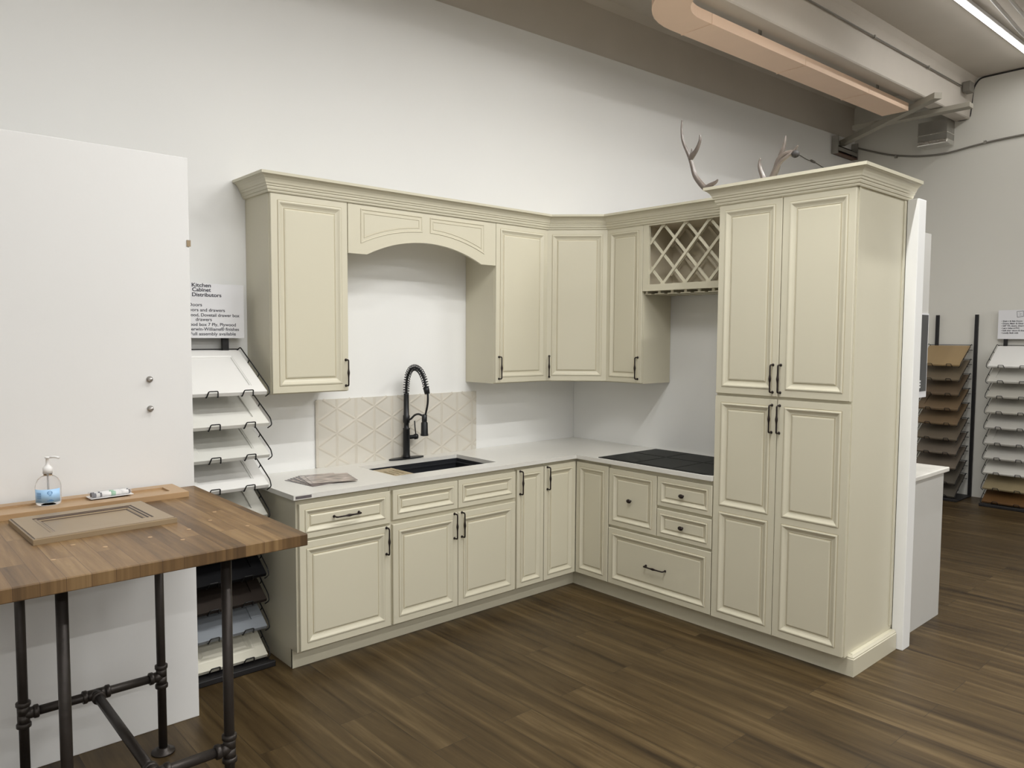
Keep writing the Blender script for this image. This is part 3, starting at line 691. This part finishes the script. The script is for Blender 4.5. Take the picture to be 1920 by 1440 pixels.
obj('pocket_back', nbox(0.0145, 0.4995, -0.01, 0, 0.002, 0.12), 'pocket_shade', bk)  # near-black plate paints the shade inside the pocket opening
obj('pocket_plate', nbox(0.0145, 0.4995, -0.07, -0.055, 0.035, 0.075), 'galv', bk)
obj('lower_flange', nbox(0.0145, 0.4995, -0.075, -0.015, 0.0, 0.012), 'red', bk)
sb = thing('duct_stub', 'galvanised duct stub with silver foil tape on the far wall', 'duct stub', (4.58, -0.93, 3.80))
obj('stub_box', nbox(0, 0.218, -0.145, 0.145, 0.045, 0.250), 'galv', sb)
bm = nbox(-0.006, 0.2185, -0.151, 0.151, 0.0, 0.0445, bev=0.006); box(bm, -0.004, 0.2185, -0.149, 0.149, 0.105, 0.115); obj('foil_band', bm, 'foil', sb)
bm = bmesh.new()
pts = smooth_path([(4.775, .03, 3.985), (4.785, -0.19, 3.893), (4.785, -0.39, 3.818), (4.785, -0.584, 3.768), (4.785, -0.77, 3.737), (4.785, -1.0, 3.727), (4.785, -1.29, 3.760), (4.785, -1.56, 3.782), (4.785, -1.9, 3.79), (4.785, -2.6, 3.79)], 6)
pts = [p for p in pts if p.y < -0.01]
wc = thing('drooping_conduit', 'grey conduit drooping across the far wall below the foil-taped duct stub', 'conduit', (0, 0, 0))
tube(bm, pts, 0.010, 8); obj('conduit_pipe', bm, 'cable', wc, smooth=True)
for i in (1, 6): obj('clip', nbox(4.77, 4.799, -0.30-0.18*i-.012, -0.30-0.18*i+.012, 0, 0.03), 'galv', wc, loc=(0, 0, 3.762 if i == 1 else 3.762))
bm = bmesh.new(); tube(bm, smooth_path([(3.30, -0.006, 3.69), (3.45, -0.006, 3.672), (3.65, -0.006, 3.646), (3.77, -0.006, 3.650), (4.0, -0.006, 3.62), (4.3, -0.006, 3.585)], 5), 0.004, 6)
tube(bm, [(3.72, -0.010, 3.650), (3.80, -0.010, 3.644)], 0.012, 8)
tag(obj('loose_cable', bm, 'cable', smooth=True), 'thin loose cable on the white back wall behind the antlers', 'cable')
# soft pipes right of the tube
for k, (dy, lab) in enumerate(((0, 'pale flexible pipe under the ceiling at the top right corner, nearer the tube light'), (-0.10, 'pale flexible pipe under the ceiling at the top right corner, farther from the tube light'))):
    bm = bmesh.new(); tube(bm, smooth_path([(2.2, -2.08+dy, 4.36), (2.9, -2.07+dy, 4.33), (3.4, -2.10+dy, 4.27), (3.9, -2.22+dy, 4.24), (4.79, -2.3+dy, 4.26)], 6), 0.014, 8)
    tag(obj('flexible_pipe', bm, 'lamp_body', smooth=True), lab, 'pipe')

# ---------------------------------------------------------------- display cabinet beyond the pantry
wcab = thing('display_base_cabinet', 'light grey base cabinet with marble top beyond the pantry', 'cabinet', (0.053, -2.46, 0))
obj('cabinet_body', nbox(0.006, 0.648, 0, 1.4, 0.0, 0.893), 'greycab', wcab)
obj('marble_top', nbox(0.006, 0.680, -0.022, 1.4, 0.8935, 0.921, bev=0.005), 'marble', wcab)
wup = thing('display_upper_cabinet', 'light grey wall cabinet end beyond the pantry, above the dark poster', 'cabinet', (0.053, -2.46, 0))
obj('cabinet_body', nbox(0.001, 0.300, 0, 0.9, 1.377, 2.30), 'greycab', wup)
ps = thing('poster_board', 'charcoal poster hanging on the grey wall cabinet end beyond the pantry', 'poster', (0.056, -2.4605, 1.37))
obj('poster_backing', nbox(0, 0.292, -0.005, 0, 0, 0.478), 'signw', ps)
obj('poster_print', nbox(0.0, 0.282, -0.0065, -0.0052, 0.035, 0.470), 'poster', ps)
bm = bmesh.new()
for z_, xs_ in ((0.425, (0.02, 0.13)), (0.385, (0.02, 0.15))):
    x_ = xs_[0]
    while x_ < xs_[1]: box(bm, x_, x_+0.012, -0.0070, -0.0066, z_, z_+0.022); x_ += 0.018
obj('poster_heading', bm, 'gold', ps)
bm = bmesh.new()
for k in range(9): box(bm, 0.03, 0.15, -0.0070, -0.0066, 0.335-k*0.014-(0.02 if k > 4 else 0), 0.338-k*0.014-(0.02 if k > 4 else 0))
obj('poster_body_text', bm, 'grey_print', ps)
bm = nbox(0.09, 0.155, -0.0070, -0.0066, 0.048, 0.095); box(bm, 0.09, 0.14, -0.0070, -0.0066, 0.11, 0.14)
for k in range(3): box(bm, 0.165, 0.2, -0.0070, -0.0066, 0.055+k*0.017, 0.065+k*0.017)
obj('poster_pictures', bm, 'signw', ps)

# ---------------------------------------------------------------- sample racks
def rack(name, label, loc, rot, posts, xr, fys, zf, step_y=-0.085, hold=10, base_h=0.05):
    """local frame: wall at y=0, outward -Y; posts = x of the posts; xr = (x0,x1) of the boards"""
    t = thing(name, label, 'display rack', loc, rot)
    for px in posts: obj('post', nbox(px-0.016, px+0.016, -0.056, -0.030, 0.004, 1.965), 'rack', t)
    bm = nbox(min(posts[0], xr[0])-0.005, max(posts[-1], xr[1])+0.012, -0.455, -0.02, 0.0, 0.0155, bev=0.004)
    box(bm, min(posts[0], xr[0])-0.005, max(posts[-1], xr[1])+0.012, -0.472, -0.448, 0.0, base_h-0.018, bev=0.006); obj('rack_base', bm, 'rack', t)
    x0, x1 = xr
    for k in range(hold):
        fy, z = fys[k], zf[k]
        B = Vector((0, step_y, z+0.200)); F = Vector((0, fy, z)); t_ = (F-B).normalized(); nrm = Vector((0, -t_.z, t_.y)); nrm = nrm if nrm.z > 0 else -nrm
        def at(x, s, h): p = B+t_*s+nrm*h; return (x, p.y, p.z)
        Ls = (F-B).length; bm = bmesh.new(); r_ = 0.0032
        for x, sg in ((x1+0.010, 1), (x0-0.010, -1)):
            tube(bm, fillet([at(x-sg*0.025, -0.008, -0.02), at(x, -0.012, 0.012), at(x, Ls-0.02, 0.012), at(x, Ls+0.010, -0.008), at(x-sg*0.02, Ls+0.010, -0.026)], 0.01), r_, 6)
            for s in (0.12, 0.26): tube(bm, fillet([at(x, s, 0.012), at(x, s, -0.005), at(x-sg*0.02, s, -0.0185)], 0.006), r_*0.9, 6)
        for cx_ in (x0+0.12, x1-0.10):
            tube(bm, fillet([at(cx_-0.028, Ls-0.03, -0.0235), at(cx_-0.028, Ls+0.006, -0.023), at(cx_-0.022, Ls+0.006, 0.014), at(cx_+0.022, Ls+0.006, 0.014), at(cx_+0.028, Ls+0.006, -0.023), at(cx_+0.028, Ls-0.03, -0.0235)], 0.006), r_, 6)
            tube(bm, [at(cx_-0.028, Ls-0.03, -0.0235), (cx_-0.028, -0.045, z+0.150)], r_, 6); tube(bm, [at(cx_+0.028, Ls-0.03, -0.0235), (cx_+0.028, -0.045, z+0.150)], r_, 6)
        tube(bm, [(x0-0.01, -0.052, z+0.205), (x1+0.01, -0.052, z+0.205)], r_, 6)
        tube(bm, [(x0-0.01, -0.045, z+0.150), (x1+0.01, -0.045, z+0.150)], r_, 6)
        obj('wire_holder', bm, 'wire', t, smooth=True)
    return t
def board_bm(w_, L, style):
    """door sample lying in its own plane: x width, front surface toward -Y, z up the slope"""
    bm = bmesh.new()
    if style == 'flat': box(bm, 0, w_, -0.018, 0, 0, L, bev=0.0015)
    elif style == 'shaker': ring_panel(bm, 0, w_, 0, L, [(0, 0), (0, .0185), (.0015, .020), (.062, .020), (.0625, .013)], glaze=(), extra_glaze=())
    elif style == 'shaker2': ring_panel(bm, 0, w_, 0, L, [(0, 0), (0, .0185), (.0015, .020), (.058, .020), (.062, .017), (.066, .017), (.067, .012)], glaze=(), extra_glaze=())
    else: ring_panel(bm, 0, w_, 0, L, [(0, 0), (0, .0185), (.0015, .020), (.050, .020), (.054, .022), (.062, .0215), (.072, .013), (.082, .012), (.09, .016)], glaze=(), extra_glaze=())
    return bm
def sample(label, group, rackloc, rackrot, xr, fy, z, style, m, cat='door sample', back=-0.085):
    B = Vector((0, back, z+0.200)); F = Vector((0, fy, z)); L = (F-B).length; ang = math.atan2(B.z-F.z, B.y-F.y)   # slope above horizontal
    o = obj('sample_panel', board_bm(xr[1]-xr[0], L, style), [m, m])
    n_ = Vector((0, -math.sin(ang), math.cos(ang)))
    Mx = Matrix.Translation(Vector(rackloc)) @ Matrix.Rotation(rackrot, 4, 'Z') @ Matrix.Translation(Vector((xr[0], F.y, F.z))-n_*0.020) @ Matrix.Rotation(-(math.pi/2-ang), 4, 'X')
    o.matrix_world = Mx; tag(o, label, cat, group); return o
def lac(name, col, rough=0.4): MT[name] = mat(name, col, rough, var=0.02); return name
def wood(name, c, k=1.0):
    MT[name] = plank_mat(name, [tuple(v*0.72 for v in c), c, tuple(min(v*1.22, 1) for v in c)], 0.9, 4.0, 'X', rough=0.45, streak=0.8, seam=0.0); return name
lac('warm_white_lacquer', (0.74, 0.73, 0.68)); lac('soft_white_lacquer', (0.68, 0.675, 0.63)); lac('dove_lacquer', (0.55, 0.54, 0.49))
MT['black_lacquer'] = mat('black_lacquer', (0.005, 0.005, 0.006), 0.6, var=0.02, spec=0.15); MT['espresso_lacquer'] = mat('espresso_lacquer', (0.026, 0.019, 0.015), 0.6, var=0.02, spec=0.2); lac('blue_grey_lacquer', (0.24, 0.26, 0.285)); lac('ivory_lacquer', (0.72, 0.69, 0.58)); lac('mid_grey_lacquer', (0.2, 0.2, 0.2))  # black and espresso darkened further, with shade included in the colour
ZF = [1.424, 1.265, 1.104, 0.947, 0.789, 0.63, 0.474, 0.340, 0.197, 0.045]
YF = [-.442, -.462, -.462, -.445, -.425, -.41, -.400, -.400, -.400, -.400]
LRL, LRR = (-3.14, -0.002, 0), 0.0
XR = (0.035, 0.430)
rack('sample_rack', 'black sample rack between the white partition and the cream cabinets', LRL, LRR, (0.03, 0.372), XR, YF, ZF)
spec = [('white recessed-panel sample door on the top tier of the left rack', 'shaker2', 'white'),
        ('warm white shaker sample door, second tier from the top of the left rack', 'shaker', 'warm_white_lacquer'),
        ('off-white shaker sample door, third tier from the top of the left rack', 'shaker2', 'soft_white_lacquer'),
        ('bright white shaker sample door, fourth tier from the top of the left rack', 'shaker2', 'white'),
        ('pale grey sample door just behind the wooden table corner in the left rack', 'shaker', 'dove_lacquer'),
        ('grey sample door behind the wooden tabletop edge in the left rack', 'shaker', 'mid_grey_lacquer'),
        ('black sample door seen under the wooden tabletop in the left rack', 'shaker', 'black_lacquer'),
        ('dark espresso sample door below the black one in the left rack', 'shaker', 'espresso_lacquer'),
        ('blue-grey shaker sample door, second tier from the bottom of the left rack', 'shaker', 'blue_grey_lacquer'),
        ('cream raised-panel sample door on the bottom tier of the left rack', 'raised', 'ivory_lacquer')]
for k, (l_, st, m_) in enumerate(spec): sample(l_, 'sample doors on the left rack', LRL, LRR, XR, YF[k], ZF[k], st, m_)
# sign on the left rack
sg = thing('rack_sign', 'white printed sign above the left sample rack', 'sign', (-2.674, -0.078, 1.689))
SW = 0.43
obj('sign_board', nbox(-SW, 0, 0, 0.016, 0, 0.285, bev=0.001), 'signw', sg)
def sx(p): return -(1120-p)/9.6/358
def sz(p): return (1378-p)/9.6/358
def text_width(body, bold):
    c = bpy.data.curves.new('measure', 'FONT'); c.body = body; c.size = 1; c.offset = bold
    o = bpy.data.objects.new('measure', c); COL.objects.link(o); bpy.context.view_layer.update(); w_ = o.dimensions.x
    bpy.data.objects.remove(o); return w_
K_ = 1/9.6/358
for s_, tail, ex, tw, by in (('Kitchen', 'Kitchen', 522, 337, 462), ('Cabinet', 'Cabinet', 514, 329, 543), ('Distributors', 'Distributors', 706, 521, 632)):
    mesh_text('lettering', s_, 0.0275, 'ink', sg, (sx(ex), -0.0006, sz(by)), width=tw*K_, bold=0.0005, align='RIGHT')
for s_, tail, ex, tw, by in (('Doors', 'ors', 357, 117, 808), ('Doors and drawers', 'rs and drawers', 766, 536, 900), ('Wood, Dovetail drawer box', 'd, Dovetail drawer box', 1030, 785, 990), ('drawers', 'drawers', 526, 286, 1070), ('Wood box 7 Ply, Plywood', 'd box 7 Ply, Plywood', 966, 731, 1160), ('Sherwin-Williams\u00ae finishes', 'win-Williams\u00ae finishes', 1022, 790, 1243), ('Full assembly available', 'll assembly available', 960, 730, 1328)):
    mesh_text('lettering', s_, 0.0235, 'ink', sg, (sx(ex), -0.0006, sz(by)), width=tw*K_*text_width(s_, 0)/text_width(tail, 0), bold=0.0002, align='RIGHT')

# far racks (face -X): local X runs toward -Y
ZG = [1.435, 1.280, 1.125, 0.967, 0.810, 0.648, 0.497, 0.345, 0.185, 0.045]
YG = [-.40]*10
RA, RB = (XF-0.002, -0.94, 0), (XF-0.002, -1.585, 0)
XA = (0.0, 0.408); XB = (0.02, 0.43)
rack('sample_rack', 'black sample rack of wood-tone boards on the far wall', RA, R90, (0.060, 0.445), XA, YG, ZG)
wood('honey_oak', (0.36, 0.25, 0.125)); wood('driftwood', (0.19, 0.15, 0.10)); wood('walnut_tone', (0.155, 0.11, 0.070)); wood('chestnut_tone', (0.19, 0.13, 0.075))
wood('smoke_oak', (0.155, 0.125, 0.09)); wood('ash_tone', (0.165, 0.135, 0.105)); wood('dark_ash', (0.10, 0.088, 0.07)); wood('beige_oak', (0.28, 0.225, 0.13)); wood('red_brown_oak', (0.13, 0.065, 0.022))
ordn = ['top', 'second', 'third', 'fourth', 'fifth', 'sixth', 'seventh', 'eighth', 'ninth', 'bottom']
for k, (c_, m_) in enumerate((('honey oak', 'honey_oak'), ('driftwood brown', 'driftwood'), ('walnut brown', 'walnut_tone'), ('chestnut brown', 'chestnut_tone'), ('warm oak', 'chestnut_tone'), ('smoky oak', 'smoke_oak'), ('grey-brown', 'ash_tone'), ('grey-brown', 'ash_tone'), ('dark grey', 'dark_ash'), ('dark grey', 'dark_ash'))):
    sample('%s wood sample board on the %s tier of the wood-tone rack' % (c_, ordn[k]), 'sample boards on the wood-tone rack', RA, R90, XA, YG[k], ZG[k], 'flat' if k != 3 else 'shaker', m_)
rack('sample_rack', 'black sample rack of white and grey boards at the right picture edge', RB, R90, (0.075, 0.46), XB, YG, ZG)
lac('pearl_lacquer', (0.58, 0.565, 0.52)); lac('stone_lacquer', (0.47, 0.45, 0.40)); lac('mist_lacquer', (0.47, 0.455, 0.42))
for k, (c_, m_, s_) in enumerate((('white', 'white', 'flat'), ('off-white', 'pearl_lacquer', 'shaker'), ('pale stone', 'stone_lacquer', 'flat'), ('light grey', 'stone_lacquer', 'flat'), ('light grey', 'mist_lacquer', 'flat'), ('light grey', 'mist_lacquer', 'shaker'), ('pale grey', 'mist_lacquer', 'flat'), ('pale grey', 'pearl_lacquer', 'flat'), ('beige oak', 'beige_oak', 'flat'), ('reddish brown', 'red_brown_oak', 'flat'))):
    sample('%s sample board on the %s tier of the rack at the right edge' % (c_, ordn[k]), 'sample boards on the right-edge rack', RB, R90, XB, YG[k], ZG[k], s_, m_)
s2 = thing('rack_sign', 'white bulleted sign above the rack at the right picture edge', 'sign', (XF-0.075, -1.592, 1.706), R90)
obj('sign_board', nbox(0, 0.60, 0, 0.016, 0, 0.300, bev=0.001), 'signw', s2)
for i, s_ in enumerate(('\u2022 Shaker & Slab Doors', '\u2022 Doors, Matte & Gloss', '\u2022 5/8" TFL doors, drawers', '\u2022 Laser Infused PVC', '\u2022 Soft close doors & drawers', '\u2022 Locally Built with')):
    mesh_text('lettering', s_, 0.0205, 'ink', s2, (0.030, -0.0006, 0.178-i*0.0243), bold=0.0006)
bm = bmesh.new()
cn = [(0.165, 0.283), (0.222, 0.288), (0.224, 0.232), (0.170, 0.224)]
for i in range(4): tube(bm, [(cn[i][0], -0.001, cn[i][1]), (cn[(i+1) % 4][0], -0.001, cn[(i+1) % 4][1])], 0.0018, 6)
tube(bm, [(0.185, -0.001, 0.268), (0.205, -0.001, 0.262), (0.188, -0.001, 0.245), (0.208, -0.001, 0.242)], 0.0013, 6); obj('logo_mark', bm, 'ink', s2)

# ---------------------------------------------------------------- table
TT, TB = 1.045, 1.005
tb = thing('pipe_table', 'bar-height butcher block table on black iron pipe legs', 'table', (-3.64, -1.28, 0))
bm = nbox(-0.475, 0.460, -0.532, 0.540, TB, TT, bev=0.003); obj('tabletop', bm, 'block', tb)
bm = bmesh.new()
for (x_, y_) in ((-3.59, -1.52), (-3.46, -1.50), (-3.36, -1.42), (-3.73, -1.55), (-3.80, -1.46), (-3.30, -1.30), (-3.88, -1.60), (-3.52, -1.62), (-3.29, -1.58)):
    lathe(bm, [(0.007, TT-0.002), (0.007, TT+0.0008)], (x_+3.64, y_+1.28, 0), 10)
obj('wood_plugs', bm, 'oak', tb)
lx, lx2, ly, ly2, hz = -3.395+3.64, -3.872+3.64, -0.94+1.28, -1.655+1.28, 0.320
R_ = 0.0168
def tee(bm, p, axes):
    for ax, sg_ in axes:
        d = Vector(ax); e_ = Vector(p)
        tube(bm, [e_, e_+d*0.034], 0.0205, 14); tube(bm, [e_+d*0.030, e_+d*0.034, e_+d*0.046, e_+d*0.048], [0.0215, 0.0245, 0.0245, 0.022], 14)
for (x_, y_) in ((lx, ly), (lx2, ly), (lx, ly2), (lx2, ly2)):
    bm = bmesh.new(); tube(bm, [(x_, y_, 0.006), (x_, y_, TB-0.006)], R_, 16); lg = obj('leg', bm, 'pipe', tb, smooth=True)
    for z_, s in ((0.0, 1), (TB, -1)):
        bm = bmesh.new(); lathe(bm, [(0.045, z_+s*0.0003), (0.045, z_+s*0.007), (0.026, z_+s*0.010), (0.024, z_+s*0.022), (0.018, z_+s*0.023)][::s], (x_, y_, 0), 20); obj('flange', bm, 'pipe', lg, smooth=True)
    bm = bmesh.new(); sxn = -1 if x_ > 0 else 1
    tee(bm, (x_, y_, hz), (((0, 0, 1), 0), ((0, 0, -1), 0), ((sxn, 0, 0), 0))); obj('pipe_tee', bm, 'pipe', lg, smooth=True)
mx = (lx+lx2)/2
for y_, s in ((ly, -1), (ly2, 1)):
    bm = bmesh.new(); tube(bm, [(lx2+0.02, y_, hz), (lx-0.02, y_, hz)], R_, 16); cr = obj('crossbar', bm, 'pipe', tb, smooth=True)
    bm = bmesh.new(); tee(bm, (mx, y_, hz), (((1, 0, 0), 0), ((-1, 0, 0), 0), ((0, s, 0), 0))); obj('pipe_tee', bm, 'pipe', cr, smooth=True)
bm = bmesh.new(); tube(bm, [(mx, ly-0.02, hz), (mx, ly2+0.02, hz)], R_, 16); obj('stretcher', bm, 'pipe', tb, smooth=True)

# doors lying on the table
def lying(name, label, quad_origin, rot, w_, L, m_, glz, prof, cat='door sample'):
    bm = bmesh.new(); ring_panel(bm, 0, w_, 0, L, prof, glaze=glz, extra_glaze=())
    o = obj(name, bm, m_)
    o.matrix_world = Matrix.Translation(Vector(quad_origin)) @ Matrix.Rotation(rot, 4, 'Z') @ Matrix.Rotation(-math.pi/2, 4, 'X')
    return tag(o, label, cat)
lying('oak_door_sample', 'long light oak sample door lying on the table against the partition', (-4.10, -0.962, TT+0.0004), math.radians(0.0), 0.822, 0.208, ['oak', 'oak'], (), [(0, 0), (0, .021), (.001, .022), (.056, .022), (.0565, .014)])
lying('taupe_door_sample', 'taupe glazed sample door lying on the wooden table', (-3.895, -1.392, TT+0.0004), math.radians(2.0), 0.437, 0.366, ['taupe', 'taupe_glaze'], (3, 6, 9, 12), [(0, 0), (0, .016), (.003, .018), (.0035, .0182), (.0065, .0184), (.007, .020), (.058, .020), (.062, .0172), (.065, .0185), (.069, .0185), (.073, .0155), (.077, .0150), (.080, .0125), (.084, .0105)])

# sanitiser bottle
bt = thing('sanitiser_bottle', 'clear pump bottle of hand sanitiser with pale blue label', 'bottle', (-3.757, -0.865, TT+0.0227))
BZ = 0.0
bm = bmesh.new(); prb = [(0.036, 0), (0.041, 0.003), (0.0425, 0.012), (0.0425, 0.068), (0.040, 0.082), (0.033, 0.096), (0.023, 0.105), (0.0145, 0.109), (0.0135, 0.116)]
lathe(bm, prb, n=32); obj('bottle_body', bm, 'clear', bt, smooth=True)
bm = bmesh.new(); N_ = 40; r_ = 0.0432; a_s = math.radians(188); a_e = math.radians(318)
vv = [[bm.verts.new(((r_+k*0.0004)*math.cos(a_s+(a_e-a_s)*i/N_), (r_+k*0.0004)*math.sin(a_s+(a_e-a_s)*i/N_), z_)) for i in range(N_+1)] for z_, k in ((0.012, 0), (0.062, 0), (0.062, 1), (0.012, 1))]
for q_ in range(4):
    for i in range(N_): bm.faces.new((vv[q_][i], vv[q_][i+1], vv[(q_+1) % 4][i+1], vv[(q_+1) % 4][i]))
obj('label_wrap', bm, 'label', bt, smooth=True)
bm = bmesh.new()
def patch(a0_, a1_, z0_, z1_):
    n_ = 6; r2 = 0.0438
    for i in range(n_):
        t0, t1 = math.radians(a0_+(a1_-a0_)*i/n_), math.radians(a0_+(a1_-a0_)*(i+1)/n_)
        bm.faces.new([bm.verts.new((r2*math.cos(t), r2*math.sin(t), z_)) for t, z_ in ((t0, z0_), (t1, z0_), (t1, z1_), (t0, z1_))])
for k in range(6): patch(203, 228, 0.048-k*0.0042, 0.050-k*0.0042)
patch(203, 229, 0.019, 0.021)
for k in range(12):
    t0 = k*math.pi/6; c_, z_ = 266+10*math.cos(t0), 0.049+0.0065*math.sin(t0); patch(c_-1.8, c_+1.8, z_-0.0012, z_+0.0012)
patch(258, 276, 0.0485, 0.0505); patch(262, 272, 0.038, 0.040); patch(254, 282, 0.018, 0.0205); patch(262, 276, 0.0215, 0.0235)
obj('label_print', bm, 'label_dark', bt)
bm = bmesh.new(); lathe(bm, [(0.0165, 0.1165), (0.0165, 0.137), (0.013, 0.141), (0.0085, 0.146), (0.006, 0.150), (0.0052, 0.172), (0.0085, 0.1735), (0.009, 0.179), (0.004, 0.180)])
tube(bm, fillet([(0, 0, 0.1765), (0.022, -0.012, 0.178), (0.036, -0.019, 0.174)], 0.006), [0.0042]*7, 8); tube(bm, [(0, 0, 0.115), (0, 0, 0.012)], 0.0028, 8); obj('pump_head', bm, 'plastic', bt, smooth=True)

# marker packs lying on the oak door
mk = thing('marker_pack', 'clear blister pack of white markers lying on the oak sample door', 'marker pack', (-3.62, -0.855, TT+0.0228), math.radians(3))
obj('pack_card', nbox(0, 0.155, -0.030, 0.040, 0, 0.0012), 'plastic', mk)
for k, y_ in enumerate((-0.012, 0.012)):
    bm = bmesh.new(); z_ = 0.0105
    tube(bm, [(0.022, y_, z_), (0.112, y_, z_)], 0.0085, 12, mi=0); tube(bm, [(0.0095, y_, z_), (0.0218, y_, z_)], 0.0086, 12, mi=1)
    tube(bm, [(0.1122, y_, z_), (0.140, y_, z_)], 0.0078, 12, mi=0); tube(bm, [(0.1402, y_, z_), (0.146, y_, z_)], 0.0079, 12, mi=1); tube(bm, [(0.035, y_, z_), (0.042, y_, z_)], 0.0088, 12, mi=1)
    tube(bm, [(0.075, y_, z_), (0.092, y_, z_)], 0.0088, 12, mi=2); obj('marker', bm, ['plastic', 'ink', 'felt'], mk, smooth=True)
bm = bmesh.new(); prism(bm, [(-0.027, 0.0013), (-0.020, 0.021), (0.024, 0.021), (0.036, 0.0013)], 0.004, 0.150, axis='X'); obj('blister_cover', bm, 'film', mk)

# brochures on the worktop
def brochure(label, c0, ang, w_, h_, z, m_):
    bm = nbox(0, w_, -h_, 0, 0, 0.0012)
    o = obj('brochure', bm, m_, loc=(c0[0], c0[1], z), rot=ang); tag(o, label, 'brochure', 'brochures fanned out on the worktop'); return o
A0 = (-2.411, -0.235); wB, hB = 0.239, 0.243
for k in range(6):
    brochure(['bottom brochure of the fan, reaching farthest left', 'second lowest brochure of the fan', 'third lowest brochure of the fan', 'fourth lowest brochure of the fan', 'fifth lowest brochure of the fan', 'brochure just beneath the top one of the fan'][k]+' on the worktop',
             (-2.532+k*0.020, -0.244+k*0.009), math.radians(8-k*4.2), 0.20, 0.262, 0.9142+k*0.0014, 'paper_dark' if k % 2 == 0 else 'brochure')
brochure('top brochure with a kitchen photo, lying over the fanned stack on the worktop', A0, math.radians(-15.5), wB, hB, 0.9142+6*0.0014, 'brochure')
